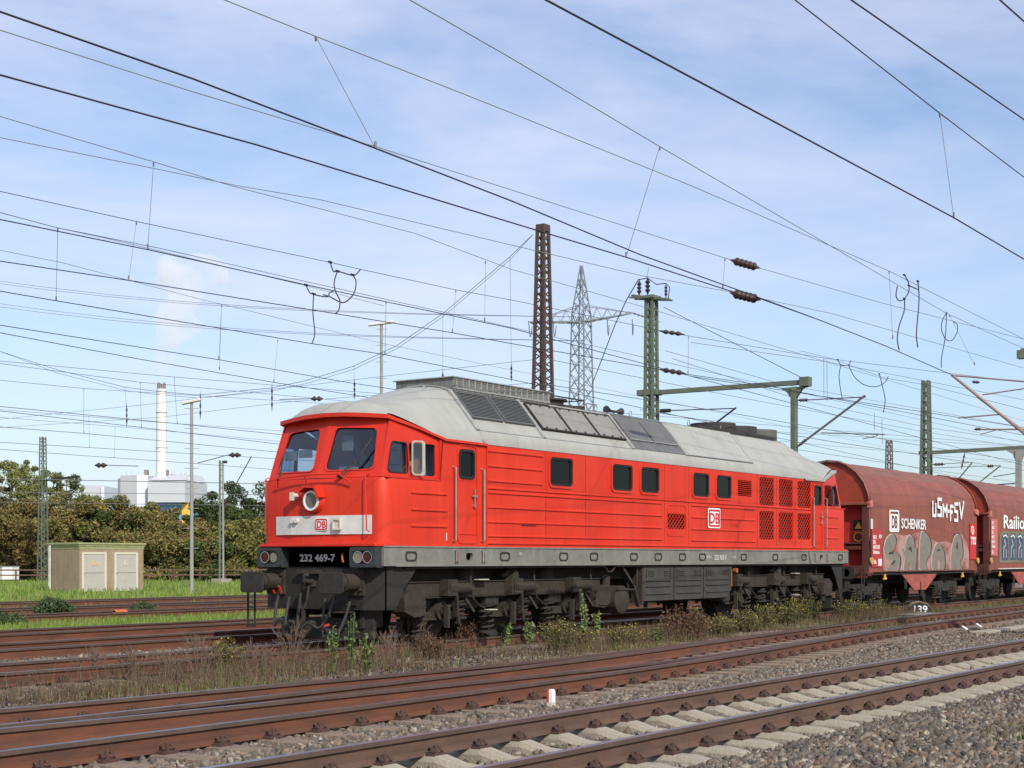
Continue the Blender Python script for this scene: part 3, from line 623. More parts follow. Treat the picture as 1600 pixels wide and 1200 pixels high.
# roof details on the slope. slope coordinates: p=x, q=s (0 bottom at z3.73 .. 1 top at z4.44)
def slope(sg=1,yb=0):
    a=Vector((.10,3.73)); b=Vector((.70,4.44)); t=(b-a); n=Vector((-t.y,t.x)).normalized()
    def fn(p,q,d):
        c=a+t*q+n*d
        return (p,yb+sg*c.x,c.y)
    return fn
for yb,sg in ((0,1),(WD,-1)):
    f=slope(sg,yb)
    for x in (2.70,4.85,8.2,10.55):
        m=MB(); m.prism([(x-.05,-.04),(x+.05,-.04),(x+.05,1.02),(x-.05,1.02)],f,.0,.035)
        # continue over the top
        m.prism([(.70,4.44),(.84,4.50),(1.08,4.545),(HC,4.56),(HC,4.59),(1.12,4.575),(.86,4.53),(.70,4.475)],lambda p,q,d:(x+d,yb+sg*p,q),-.05,.05)
        m.build('roof_band',M['seam'],loco)
    m=MB()
    for x0,x1 in ((2.78,3.72),(3.84,4.78)):
        for i in range(15): q=.30+i*.042; m.prism([(x0,q),(x1,q),(x1,q+.02),(x0,q+.02)],f,.03,.045)
        ring(m,[(x0-.02,.27),(x1+.02,.27),(x1+.02,.96),(x0-.02,.96)],[(x0+.02,.30),(x1-.02,.30),(x1-.02,.93),(x0+.02,.93)],.05,lambda p,q,d:f(p,q,d+.025))
    m.build('intake_louvre',[mat('louvre_slats',(.10,.10,.095),rough=.5)],loco)
    m=MB()
    for x0,x1 in ((2.80,3.70),(3.86,4.76)): m.prism([(x0,.30),(x1,.30),(x1,.93),(x0,.93)],f,.004,.012)
    m.build('intake_backing',M['black'],loco)
    for x0,x1 in ((5.02,5.98),(6.06,7.04),(7.12,8.10)):
        m=MB(); m.prism([(x0,.24),(x1,.24),(x1,.92),(x0,.92)],f,.01,.04); h=m.build('roof_hatch',M['panelg'],loco)
        m=MB(); ring(m,[(x0-.03,.20),(x1+.03,.20),(x1+.03,.95),(x0-.03,.95)],[(x0,.235),(x1,.235),(x1,.925),(x0,.925)],.05,lambda p,q,d:f(p,q,d+.025)); m.build('hatch_frame',M['under2'],h)
        m=MB()
        for k in (.15,.5,.85):
            for q in (.26,.90): c=f(lerp(x0,x1,k),q,.045); m.box(c[0]-.02,c[0]+.02,c[1]-.015,c[1]+.015,c[2]-.015,c[2]+.015)
        m.build('hatch_latch',M['soot'],h)
    m=MB(); m.prism([(8.26,-.02),(10.5,-.02),(10.5,1.0),(8.26,1.0)],f,.004,.014); m.prism([(.70,4.44),(.84,4.50),(1.08,4.545),(HC,4.56),(HC,4.59),(1.12,4.575),(.86,4.53),(.70,4.475)],lambda p,q,d:(d,yb+sg*p,q),8.27,10.48); m.build('dark_roof_section',M['roofd'],loco)
    for x0,x1 in ((8.34,9.32),(9.40,10.40)):
        m=MB(); m.prism([(x0,.26),(x1,.26),(x1,.90),(x0,.90)],f,.014,.035); m.build('dark_roof_hatch',mat('hatch_smoky',(.16,.155,.14),(.11,.105,.095),rough=.5,metal=.2,sc=3),loco)
        m=MB(); m.prism([(x0,.235),(x1,.235),(x1,.255),(x0,.255)],f,.01,.05); m.build('hatch_sill',M['seam'],loco)
    m=MB(); m.prism([(10.62,-.02),(13.85,-.02),(13.85,1.02),(10.62,1.02)],f,.012,.03); m.build('roof_cover',M['roof'],loco,bevel=.004)
    m=MB(); m.prism([(10.62,-.04),(13.9,-.04),(13.9,-.015),(10.62,-.015)],f,.0,.04); m.prism([(13.85,-.02),(13.89,-.02),(13.89,1.02),(13.85,1.02)],f,.0,.035); m.prism([(2.75,-.04),(8.2,-.04),(8.2,-.02),(2.75,-.02)],f,.0,.012)
    m.build('roof_seam',M['seam'],loco)
    m=MB(); m.prism([(.70,4.44),(.84,4.50),(1.08,4.545),(HC,4.56),(HC,4.575),(1.12,4.56),(.86,4.515),(.70,4.455)],lambda p,q,d:(d,yb+sg*p,q),10.62,16.6); m.build('soot_strip',M['soot'],loco)
# intake box on roof
m=MB(); x0,x1=2.82,6.0
m.box(x0,x1,.70,WD-.70,4.46,4.70); bxo=m.build('roof_intake_box',M['boxg'],loco,bevel=.006)
m=MB(); m.box(x0-.04,x1+.04,.66,WD-.66,4.70,4.72)
m.build('box_lid',M['seam'],bxo)
m=MB()
for i in range(17):
    x=x0+.08+i*(x1-x0-.16)/16
    m.box(x-.012,x+.012,.675,.70,4.50,4.70); 
for i in range(10):
    y=.85+i*.14
m.box(x0,x1,.688,.70,4.50,4.53); m.box(x0,x1,.688,.70,4.67,4.70); m.build('box_side_panel',M['seam'],bxo)
# roof gear
m=MB()
m.tube([(6.1,.78,4.52),(6.1,.78,4.68),(7.4,.78,4.68),(7.4,.78,4.52)],.015); m.tube([(6.1,1.9,4.55),(6.1,1.9,4.7),(7.6,1.9,4.7),(7.6,1.9,4.55)],.015)
m.bar((6.1,.78,4.68),(6.1,1.9,4.7),.02).bar((7.4,.78,4.68),(7.6,1.9,4.7),.02)
m.build('roof_rail',M['soot'],loco)
m=MB(); m.cyl((6.9,HC,4.55),(6.9,HC,4.66),.34,18).cyl((6.9,HC,4.66),(6.9,HC,4.69),.42,18).cyl((7.9,1.3,4.55),(7.9,1.3,4.63),.2,14); m.box(6.3,7.9,1.1,1.9,4.55,4.60); m.build('exhaust_cover',M['soot'],loco)
m=MB(); m.tube([(7.7,.9,4.5),(7.7,.9,4.66),(8.1,.9,4.66)],.015)
for x in (3.0,2.3,8.15,9.6,12.3,14.0):
    z=4.58 if x>2.6 else 4.42
    m.tube([(x+.06*math.cos(a),.95,z+.02+.06*math.sin(a)) for a in [2*math.pi*i/12 for i in range(13)]],.009)
m.build('lifting_eye',M['seam'],loco)
m=MB(); m.cyl((9.35,1.3,4.66),(9.15,1.3,4.68),.025,8,.085).cyl((9.6,1.3,4.66),(9.8,1.3,4.68),.025,8,.085).cyl((9.35,1.3,4.66),(9.6,1.3,4.66),.028,8).cyl((9.47,1.3,4.56),(9.47,1.3,4.66),.02,6); m.build('air_horn',M['soot'],loco,smooth=True)
for x in (14.35,15.55,16.75):
    m=MB(); m.cyl((x,HC,4.45),(x,HC,4.75),.56,28,.56); m.build('cooling_fan_cowl',M['soot'] if x<15.8 else mat('fan_grey',(.12,.115,.10),(.05,.05,.045),rough=.7,sc=3),loco,smooth=True)
m=MB(); m.box(12.5,16.85,.8,2.15,4.50,4.56); m.build('fan_deck',M['soot'],loco)
# --- bogies ---
def spring(mb,x,y,z0,z1,r=.115,n=5,w_=.022):
    P=[]
    for i in range(n*12+1):
        t=i/(n*12); a=2*math.pi*n*t; P.append((x+r*math.cos(a),y+r*math.sin(a),lerp(z0,z1,t)))
    mb.tube(P,w_,6)
def bogie(cx,fl):
    f=-1 if fl else 1
    bg_=MB()
    for yb,sg in ((0,1),(WD,-1)):
        Y=lambda d:yb+sg*d
        def b(x0,x1,d0,d1,z0,z1):
            xa,xb=sorted((cx+f*x0,cx+f*x1)); ya,y_=sorted((Y(d0),Y(d1))); bg_.box(xa,xb,ya,y_,z0,z1)
        b(-3.1,3.2,.28,.46,.78,1.03)
        b(-3.1,3.2,.25,.49,1.03,1.05); b(-3.1,3.2,.25,.49,.76,.78)
        for x in (-2.15,0,2.15-.05):
            b(x-.75,x-.35,.30,.44,.60,.78)
    bg_.box(cx-2.9,cx+2.9,.5,WD-.5,.55,.95)
    bf=bg_.build('bogie_frame',M['under'],loco,bevel=.008)
    for k,x in enumerate((-2.02,0,2.02)):
        xx=cx+f*x
        for yb,sg in ((0,1),(WD,-1)):
            m=MB(); y0=yb+sg*.66; m.cyl((xx,y0,.525),(xx,y0+sg*.13,.525),.525,32); m.cyl((xx,y0+sg*.13,.525),(xx,y0+sg*.16,.525),.555,32); m.build('wheel',M['under2'],loco,smooth=True)
            m=MB(); m.cyl((xx,yb+sg*.30,.525),(xx,yb+sg*.7,.525),.17,16).cyl((xx,yb+sg*.22,.525),(xx,yb+sg*.30,.525),.11,14); m.bar((xx-.6,yb+sg*.42,.45),(xx+.6,yb+sg*.42,.45),.10,.14); m.bar((xx+f*.15,yb+sg*.30,.6),(xx+f*.5,yb+sg*.30,.86),.05,.05)
            m.bar((xx+f*.32,yb+sg*.26,.42),(xx+f*.30,yb+sg*.26,.80),.10,.05); m.build('axle_box',M['under'],loco,smooth=True)
            for sxx in (-.60,.55):
                m=MB(); spring(m,xx+f*sxx,yb+sg*.40,.15 if sxx<0 else .42,.62 if sxx<0 else .78,.13 if sxx<0 else .10); m.build('coil_spring',M['under'],loco,smooth='all')
                m=MB(); m.cyl((xx+f*sxx,yb+sg*.40,.1 if sxx<0 else .38),(xx+f*sxx,yb+sg*.40,.14 if sxx<0 else .42),.16,14).cyl((xx+f*sxx,yb+sg*.40,.62),(xx+f*sxx,yb+sg*.40,.66),.15,14); m.build('spring_seat',M['under2'],loco,smooth=True)
            m=MB(); bx_=xx+f*.15; m.cyl((bx_-.12,yb+sg*.20,.92),(bx_+.42,yb+sg*.20,.92),.10,14).cyl((bx_-.25,yb+sg*.18,.93),(bx_+.0,yb+sg*.18,.93),.125,14); m.box(bx_-.3,bx_-.02,*sorted((yb+sg*.08,yb+sg*.30)),.80,1.08); m.cyl((bx_+.42,yb+sg*.2,.92),(bx_+.62,yb+sg*.2,.90),.03,8)
            m.bar((bx_+.1,yb+sg*.22,.86),(bx_+.22,yb+sg*.25,.3),.06,.05)
            m.build('brake_cylinder',M['under'],loco,smooth=True)
            m=MB(); P=[(bx_+.5,yb+sg*.2,1.28),(bx_+.46,yb+sg*.15,1.0),(bx_+.52,yb+sg*.14,.72),(bx_+.7,yb+sg*.15,.62),(bx_+.95,yb+sg*.2,.55)]; m.tube(P,.017,6)
            m.bar((bx_+.7,yb+sg*.12,.52),(bx_+1.0,yb+sg*.12,.52),.05,.02); m.bar((bx_+.62,yb+sg*.2,.5),(bx_+.45,yb+sg*.3,.78),.04)
            m.bar((bx_-.25,yb+sg*.15,.25),(bx_-.25,yb+sg*.15,.65),.09,.05); m.build('brake_rigging',M['under'],loco)
    for yb,sg in ((0,1),(WD,-1)):
        m=MB()
        for x in (-3.05,3.1):
            xx=cx+f*x; g=1 if x<0 else -1
            m.prism([(-.25,.55),(-.28,.80),(-.05,.92),(.28,.82),(.32,.48),(.0,.45)],lambda p,q,d:(xx+f*g*p,yb+sg*d,q),.12,.45)
        m.build('bogie_end_box',M['under'],loco,bevel=.01)
        m=MB(); m.bar((cx-f*1.2,yb+sg*.18,1.07),(cx-f*.9,yb+sg*.18,1.07),.12,.015); m.bar((cx-f*1.0,yb+sg*.1,.53),(cx-f*.75,yb+sg*.1,.53),.12,.015); m.build('rating_plate',M['cream'],loco)
        m=MB(); m.cyl((cx-1.2,yb+sg*.5,1.0),(cx-1.2,yb+sg*.5,1.3),.2,14).cyl((cx+1.4,yb+sg*.5,1.0),(cx+1.4,yb+sg*.5,1.3),.2,14); m.prism([(.2,1.1),(.1,1.22),(-.1,1.28),(-.4,1.12)],lambda p,q,d:(cx+p,yb+sg*d,q),.2,.35); m.prism([(-.1,.78),(-.12,1.05),(.0,1.25),(.1,1.2),(.12,.95),(.05,.78)],lambda p,q,d:(cx+f*.0+p-.1,yb+sg*d,q),.1,.3); m.build('bogie_support',M['under'],loco,smooth=True)
bogie(4.02,0); bogie(LL-4.02,1)
# tank / battery boxes
for yb,sg in ((0,1),(WD,-1)):
    for x0,x1 in ((8.57,9.86),(9.92,11.24),(11.30,12.64)):
        m=MB(); P=[(x0,1.26),(x1,1.26),(x1,.55),(x0,.55)] if x1<12 else [(x0,1.26),(x1+.06,1.26),(x1+.02,.72),(x1-.22,.55),(x0,.55)]
        m.prism(P,lambda p,q,d:(p,yb+sg*d,q),.03,.5); bb=m.build('battery_box',M['tank'],loco,bevel=.008)
        m=MB()
        for z in (.98,.86,.70): m.box(x0+.08,x1-.12,*sorted((yb+sg*.005,yb+sg*.04)),z-.012,z+.012)
        for k in range(3):
            for xx in (x0+.3,x1-.3): m.box(xx-.12,xx+.12,*sorted((yb+sg*.012,yb+sg*.04)),1.08+k*.045,1.10+k*.045)
        for xx in (x0+.1,x1-.14): m.box(xx-.02,xx+.02,*sorted((yb,yb+sg*.04)),1.06,1.22)
        m.build('box_ribs',M['tank'],bb)
    m=MB(); m.box(8.50,8.57,*sorted((yb+sg*.04,yb+sg*.4)),.5,1.28); m.bar((7.75,yb+sg*.1,1.27),(8.25,yb+sg*.1,.85),.10,.05).bar((8.25,yb+sg*.1,.85),(8.45,yb+sg*.1,.45),.08,.05); m.tube([(7.6,yb+sg*.1,.82),(8.2,yb+sg*.08,.8),(8.35,yb+sg*.08,.84),(8.38,yb+sg*.08,1.27)],.02)
    m.build('tank_bracket',M['under'],loco)
    m=MB(); m.cyl((7.85,yb+sg*.14,.60),(7.85,yb+sg*1.2,.60),.29,24).cyl((7.85,yb+sg*.10,.60),(7.85,yb+sg*.14,.60),.22,24,.29); m.cyl((7.3,yb+sg*.2,.85),(7.3,yb+sg*.2,1.1),.09,12); m.build('air_reservoir',M['under'],loco,smooth=True)
MB().box(8.6,12.6,.5,WD-.5,.5,1.3).build('fuel_tank',M['under2'],loco)
m=MB(); m.cyl((12.86,-.02,1.17),(12.86,.06,1.17),.055,10); m.bar((12.62,-.0,1.2),(12.62,-.0,.8),.014); m.build('orange_marker',M['orange'],loco)
# ================= HOODED COIL WAGONS =================
hoodprof=[(.10,1.06),(.10,2.0),(.10,2.95),(.13,3.25),(.26,3.58),(.48,3.86),(.76,4.06),(1.04,4.18),(1.36,4.23)]
def hoodsec(x,k=0,seed=0):
    r=[]
    P=hoodprof+[(WD-a,b) for a,b in hoodprof[::-1][1:]]
    for i,(y,z) in enumerate(P):
        n=math.sin(x*5.1+i*1.7+seed)*.5+math.sin(x*11.3+i*.9+seed*2)*.5
        bump=(.014*n if z>3.7 else 0)+(-.02 if k else 0)*0
        r.append((x,y+(0 if z<3.7 else 0),z+bump))
    return r
def wagon(x0,x1,label,seed):
    wg=thing('freight_wagon',label,'freight wagon',(0,0,0),group='hooded coil wagons coupled behind the locomotive')
    m=MB(); n=int((x1-x0)/.16); rows=[]
    for i in range(n+1):
        x=lerp(x0,x1,i/n); d=.018*math.sin(i*math.pi/2.5)**2; s_=hoodsec(x,seed=seed); rows.append([(a,b+(d if b<1.3 and c>1.2 else -d if b>1.4 else 0),c-(d if c>3.5 else 0)) for a,b,c in s_])
    m.grid(rows)
    for k,f in enumerate(m.f):
        z=sum(m.v[i][2] for i in f)/4
        m.m[k]=1 if z>3.72 else 0
    m.build('hood',[M['hood'],M['hoodroof']],wg,smooth=50)
    for sgn,xe in ((1,x0),(-1,x1)):
        m=MB(); P=hoodsec(xe+sgn*.04,seed=seed); Pi=[(a,lerp(1.36,b,.95),lerp(2.6,c,.965)) for a,b,c in P]
        m.grid([P[2:-2],Pi[2:-2]]); P2=[(a-sgn*.07,b,c) for a,b,c in P]; m.grid([[(a-sgn*.06,b+(.0),c+.02) for a,b,c in P[2:-2]],[(a+sgn*.05,b-(.025 if b<1.3 else -.025 if b>1.45 else 0),c+.03) for a,b,c in P[2:-2]]]); m.build('hood_rim',M['hood'],wg,solid=.03,smooth=True)
        m=MB(); m.prism([(b,c) for a,b,c in P[2:-2]],lambda p,q,d:(xe+sgn*(.06+d),p,q),0,.03); m.build('end_lunette',M['hoodend'],wg)
        m=MB(); a,b=sorted((xe-sgn*.06,xe+sgn*.3)); m.box(a,b,.08,WD-.08,2.95,3.02); m.build('end_ledge',M['wagr'] if 0 else M['hood'],wg,bevel=.01)
        m=MB(); a,b=sorted((xe+sgn*.26,xe+sgn*.3)); m.box(a,b,.2,WD-.2,1.1,2.95); m.build('end_wall',M['wagr'],wg)
        m=MB(); a,b=sorted((xe+sgn*.0,xe+sgn*.26)); m.box(a,b,.3,WD-.3,1.70,1.80); m.box(a,b,.3,WD-.3,1.86,1.90); m.build('end_beam',M['wagd'],wg)
        for yb,sg in ((0,1),(WD,-1)):
            m=MB(); a,b=sorted((xe-sgn*.02,xe+sgn*.28)); m.box(a,b,*sorted((yb+sg*.115,yb+sg*.30)),.95,2.95); m.build('corner_post',M['wagd'],wg,bevel=.01)
            m=MB(); m.prism([(0,0),(.18,.06),(.24,-.10),(.02,-.16)],lambda p,q,d:(xe+sgn*(p-.05),yb+sg*d,3.03+q),.04,.14); m.build('hood_latch',mat('latch_pink',(.50,.16,.13),rough=.6),wg)
            m=MB(); m.cyl((xe+sgn*.06,yb+sg*.02,1.38),(xe+sgn*.06,yb+sg*.06,1.38),.10,14); m.build('hand_wheel',M['yellow'] if 0 else mat('yellow_dirty',(.45,.30,.08),rough=.7),wg)
            m=MB()
            for k in range(5): m.tube([(xe+sgn*(.05+.05*k%.1),yb+sg*.08,1.3+.1*k),(xe+sgn*.02,yb+sg*.06,1.6+.08*k),(xe+sgn*.12,yb+sg*.09,1.9+.05*k)],.015)
            m.build('locking_linkage',M['under2'],wg)
        # buffers, hoses
        xb=xe-sgn*.62
        m=MB(); a,b=sorted((xe-sgn*.08,xe-sgn*.0)); m.box(a,b,.15,WD-.15,.9,1.25); m.box(*sorted((xe-sgn*.1,xe+sgn*.3)),.1,WD-.1,1.0,1.06); m.build('headstock',M['wagd'],wg)
        for yc in (.53,2.28):
            m=MB(); m.prism(rr(yc-.24,yc+.24,.88,1.22,.06),lambda p,q,d:(xb+sgn*d,p,q),0,.03); m.cyl((xb,yc,1.05),(xe-sgn*.05,yc,1.05),.11,14); m.build('buffer',M['under2'],wg)
        m=MB(); m.tube([(xe-sgn*.15,.12,1.25),(xe-sgn*.3,.12,1.2),(xe-sgn*.3,.12,.35)],.015); m.tube([(xe-sgn*.5,.12,1.2),(xe-sgn*.5,.12,.35)],.015); m.bar((xe-sgn*.3,.12,.4),(xe-sgn*.5,.12,.4),.03).bar((xe-sgn*.3,.12,.7),(xe-sgn*.5,.12,.7),.03); m.build('shunter_step',M['under2'],wg)
    m=MB(); m.box(x0-.05,x1+.05,.16,WD-.16,.98,1.05); m.box(x0,x1,.9,WD-.9,.7,.98); m.build('chassis',M['under2'],wg)
    for yb,sg in ((0,1),(WD,-1)):
        c=x0+4.35
        m=MB(); m.prism([(c-1.6,.97),(c+1.5,.97),(c+1.3,.85),(c+.5,.50),(c-.55,.50),(c-1.3,.85)],lambda p,q,d:(p,yb+sg*d,q),.14,.17); m.build('side_gusset',M['hatch'],wg)
        m=MB(); m.bar((c-1.35,yb+sg*.12,.85),(c-1.35,yb+sg*.12,.55),.06); m.bar((c,yb+sg*.12,.75),(c,yb+sg*.12,.3),.02); m.build('brake_lever',M['under'],wg)
        for xx in (x0+1.2,x0+8.2):
            m=MB(); m.bar((xx,yb+sg*.08,1.0),(xx,yb+sg*.08,.88),.045); m.cyl((xx-.07,yb+sg*.08,.87),(xx+.07,yb+sg*.08,.87),.035,8); m.build('yellow_hook',M['yellow'],wg)
    # bogies
    for cx in (x0+.75 if seed else x0+.45,x1-2.55 if not seed else x1-1.8):
        for yb,sg in ((0,1),(WD,-1)):
            m=MB(); m.prism([(-1.15,.62),(-1.1,.72),(-.3,.74),(-.2,.66),(.2,.66),(.3,.74),(1.1,.72),(1.15,.62),(.95,.55),(.45,.55),(.3,.42),(-.3,.42),(-.45,.55),(-.95,.55)],lambda p,q,d:(cx+p,yb+sg*d,q),.30,.42); 
            m.box(cx-.15,cx+.15,.4,WD-.4,.5,.75); m.build('wagon_bogie_frame',M['under2'],wg)
            for ax in (-.75,.75):
                xx=cx+ax
                m=MB(); y0=yb+sg*.66; m.cyl((xx,y0,.46),(xx,y0+sg*.12,.46),.46,28); m.build('wheel',M['under2'],wg,smooth=True)
                m=MB(); m.box(xx-.13,xx+.13,*sorted((yb+sg*.26,yb+sg*.42)),.32,.62); m.cyl((xx,yb+sg*.22,.46),(xx,yb+sg*.28,.46),.08,10); m.box(xx-.3,xx+.3,*sorted((yb+sg*.30,yb+sg*.42)),.20,.25); m.build('axle_box',M['under'],wg)
                for d in (-.24,.24):
                    m=MB(); spring(m,xx+d,yb+sg*.36,.26,.56,.075,4,.018); m.build('coil_spring',M['under'],wg,smooth='all')
    return wg
XW1,XE1=21.45,31.2; XW2,XE2=32.55,42.3
w1=wagon(XW1,XE1,'rust red hooded coil wagon with grey graffiti letters, coupled directly behind the locomotive',0)
w2=wagon(XW2,XE2,'rust red hooded coil wagon with blue graffiti at the right edge, second behind the locomotive',1)
WF=lambda p,q,d:(p,.088+d,q)
# mark panels and lettering, near side
m=MB(); m.box(21.62,22.42,.074,.09,1.20,2.28); o=m.build('sign_panel',mat('panel_red',(.42,.035,.03),(.33,.03,.03),rough=.6,sc=3),w1)
m=MB()
for i,(s,z,x) in enumerate((('RIV',2.02,22.16),('80 D',2.0,21.70),('DB',1.86,21.70),('4672 043',1.72,21.70),('Shimmns',1.58,21.70),('36t',1.30,21.75))):
    text(m,s,.15,lambda p,q,d:(x+p,.07+d,z+q),sx=.9,bold=.006,th=.004)
m.box(22.10,22.38,.068,.075,1.24,1.44)
m.build('sign_lettering',mat('pale_lettering',(.70,.60,.58),rough=.6),w1)
m=MB(); m.box(30.42,31.05,.07,.09,1.42,2.60); m.build('sign_panel',mat('panel_red2',(.50,.02,.02),rough=.6),w1)
m=MB(); text(m,'TTU',.34,lambda p,q,d:(30.48+p,.066+d,1.92+q),sx=.8,bold=.012,th=.004)
for k in range(20):
    a,b=2*math.pi*k/20,2*math.pi*(k+1)/20; m.bar((30.62+.10*math.cos(a),.064,2.38+.13*math.sin(a)),(30.62+.10*math.cos(b),.064,2.38+.13*math.sin(b)),.035)
m.build('sign_lettering',M['white'],w1)
m=MB(); m.box(21.55,21.70,.075,.09,2.28,2.56); m.build('card_holder',M['stripe'],w1)
# DB logo and Schenker lettering
m=MB(); ring(m,rr(23.03,23.82,2.22,2.86,.06),rr(23.10,23.75,2.27,2.81,.05),.006,WF); m.prism(rr(23.12,23.73,2.28,2.74,.04),WF,-.003,.003); m.build('logo_plate',M['white'],w1)
m=MB(); text(m,'DB',.50,lambda p,q,d:(23.425+p,.082+d,2.34+q),sx=.72,align='CENTER',bold=.016,th=.004); m.build('logo_lettering',mat('wagon_brown',(.12,.03,.025),rough=.6),w1)
m=MB(); text(m,'SCHENKER',.42,lambda p,q,d:(24.0+p,.084+d,2.34+q),sx=1.0,bold=.006,th=.004); o=m.build('wagon_lettering',M['white'],w1)
def fitx(o,x0,x1):
    xs=[v.co.x for v in o.data.vertices]; a,b=min(xs),max(xs)
    for v in o.data.vertices: v.co.x=x0+(v.co.x-a)*(x1-x0)/(b-a)
fitx(o,24.0,26.15)
# white graffiti tag : strokes
STK=[0]
def stroke(mb,pts,w_,y,mi=0,z=0):
    for (a,b) in zip(pts,pts[1:]):
        d=(Vector(b)-Vector(a)); n=Vector((-d.y,d.x)).normalized()*w_/2; e=d.normalized()*w_*.35
        P=[Vector(a)-e-n,Vector(b)+e-n,Vector(b)+e+n,Vector(a)-e+n]; STK[0]=(STK[0]+1)%9; yy=y-STK[0]*.0013; mb.prism([tuple(p) for p in P],lambda p,q,d_:(p,yy+d_,q),-.0004,.0004,mi)
m=MB(); S0=26.75; gl=[[(0,.5),(0,0),(.25,0),(.25,.42)],[(.75,.62),(.45,.62),(.45,.34),(.72,.30),(.72,.02),(.42,.02)],[(.92,.0),(.92,.42),(1.1,.18),(1.26,.42),(1.26,.0)],[(1.38,.2),(1.46,.2)],[(1.82,.40),(1.58,.40),(1.58,-.12)],[(1.58,.18),(1.74,.18)],[(2.28,.5),(2.0,.5),(2.0,.22),(2.26,.2),(2.26,-.12),(1.98,-.12)],[(2.45,.55),(2.62,-.02),(2.85,.6)]]
for g in gl: stroke(m,[(S0+p*1.05,2.78+q*.84) for p,q in g],.105,.078)
m.build('graffiti_tag',M['white'],w1)
# big grey letters with haze
haze=[(22.55,1.10),(22.5,1.7),(22.75,2.05),(23.2,2.22),(24.2,2.12),(25.0,2.18),(25.9,2.32),(26.3,2.1),(27.2,1.95),(28.0,2.0),(28.8,1.9),(29.5,2.28),(30.1,2.0),(30.35,1.6),(30.3,1.10)]
m=MB(); m.prism(haze,WF,.0,.004); m.build('graffiti_haze',M['grafb'],w1)
def sm(P,n=5):
    o=[]; k=len(P)
    for i in range(k):
        p0,p1,p2,p3=[Vector(P[(i+j-1)%k]) for j in range(4)]
        for t in [j/n for j in range(n)]:
            o.append(tuple(.5*((2*p1)+(p2-p0)*t+(2*p0-5*p1+4*p2-p3)*t*t+(3*p1-p0-3*p2+p3)*t**3)))
    return o
letters=[
 [(22.85,2.05),(22.62,1.85),(22.62,1.60),(22.85,1.45),(23.15,1.42),(23.0,1.25),(22.8,1.10),(23.6,1.10),(23.85,1.25),(23.85,1.5),(23.55,1.62),(23.2,1.66),(23.45,1.78),(23.55,2.0),(23.2,2.14)],
 [(24.0,1.75),(24.3,1.68),(24.35,1.95),(24.7,2.14),(25.05,2.0),(25.15,1.75),(25.3,1.7),(25.2,1.10),(24.9,1.10),(24.8,1.3),(24.6,1.3),(24.55,1.10),(24.2,1.10),(24.25,1.45)],
 [(25.7,2.22),(26.2,2.16),(26.55,1.95),(26.5,1.6),(26.15,1.35),(26.2,1.10),(25.6,1.10),(25.55,1.5)],
 [(26.75,1.10),(26.7,1.5),(27.0,1.85),(27.35,1.92),(27.75,1.7),(27.9,1.35),(27.8,1.10),(27.45,1.10),(27.4,1.4),(27.2,1.45),(27.1,1.10)],
 [(28.5,1.10),(28.55,1.7),(28.85,2.12),(29.25,2.2),(29.6,1.95),(29.65,1.5),(29.4,1.35),(29.6,1.10),(29.2,1.10),(29.05,1.3),(28.95,1.10)]]
k_=MB(); g_=MB(); h_=MB()
for P in letters:
    Q=sm(P); cx=sum(p[0] for p in Q)/len(Q); cz=sum(p[1] for p in Q)/len(Q)
    k_.prism([(cx+(p-cx)*1.10+.05,max(1.085,cz+(q-cz)*1.06)) for p,q in Q],WF,-.003,.0)
    h_.prism([(cx+(p-cx)*1.04-.02,max(1.085,cz+(q-cz)*1.04)) for p,q in Q],WF,-.006,-.004)
    g_.prism([(p,max(1.085,q)) for p,q in Q],WF,-.010,-.007)
for P in ([(23.0,1.60),(23.3,1.62)],[(24.62,1.72),(24.75,1.78),(24.82,1.68)],[(29.0,1.8),(29.1,1.95),(29.12,1.75)],[(23.2,1.28),(23.45,1.38)],[(27.2,1.7),(27.35,1.72)]): stroke(k_,P,.06,.075)
k_.build('graffiti_shadow',M['grafk'],w1); h_.build('graffiti_outline',mat('graffiti_pale',(.5,.44,.38),rough=.6),w1); g_.build('graffiti_letters',M['grafg'],w1)
# end signs on wagon 1 (front end wall)
def endsign(x,y,z):
    m=MB(); m.box(x-.012,x,y-.16,y+.16,z+.05,z+.34); m.build('warning_sign',M['under2'],w1)
    m=MB(); m.prism([(y-.11,z+.09),(y+.11,z+.09),(y,z+.29)],lambda p,q,d:(x-.014+d,p,q),-.004,.0); 
    for k in range(16):
        a,b=2*math.pi*k/16,2*math.pi*(k+1)/16; m.bar((x-.018,y+.13*math.cos(a),z-.14+.13*math.sin(a)),(x-.018,y+.13*math.cos(b),z-.14+.13*math.sin(b)),.03)
    m.build('warning_symbol',M['yellow'],w1)
    MB().cyl((x-.01,y,z-.14),(x-.016,y,z-.14),.12,16).build('sign_disc',mat('sign_dark_red',(.2,.02,.02)),w1)
endsign(XW1+.255,.50,2.20)
# wagon 2 lettering
m=MB(); m.box(32.72,33.45,.074,.09,1.55,2.80); m.build('sign_panel',mat('panel_pink',(.50,.13,.11),rough=.6),w2)
m=MB()
for i,(s,z) in enumerate((('RIV',2.62),('80 D',2.46),('DB',2.30),('4672',2.14),('209-0',1.98),('Shimm',1.82),('36t',1.62))): text(m,s,.15,lambda p,q,d:(32.78+p,.07+d,z+q),sx=.9,bold=.006,th=.004)
m.build('sign_lettering',mat('pale_lettering',(.7,.6,.58)),w2)
m=MB(); text(m,'Railion',.66,lambda p,q,d:(34.15+p,.084+d,2.52+q),sx=1.0,bold=.012,th=.004); o=m.build('wagon_lettering',M['white'],w2); fitx(o,34.2,37.3)
m=MB(); m.prism([(33.7,1.3),(33.7,2.3),(34.2,2.42),(38.8,2.45),(39.2,1.3)],WF,0,.004); m.build('graffiti_haze',mat('graffiti_olive',(.20,.21,.13),(.14,.09,.06),rough=.7,sc=2),w2)
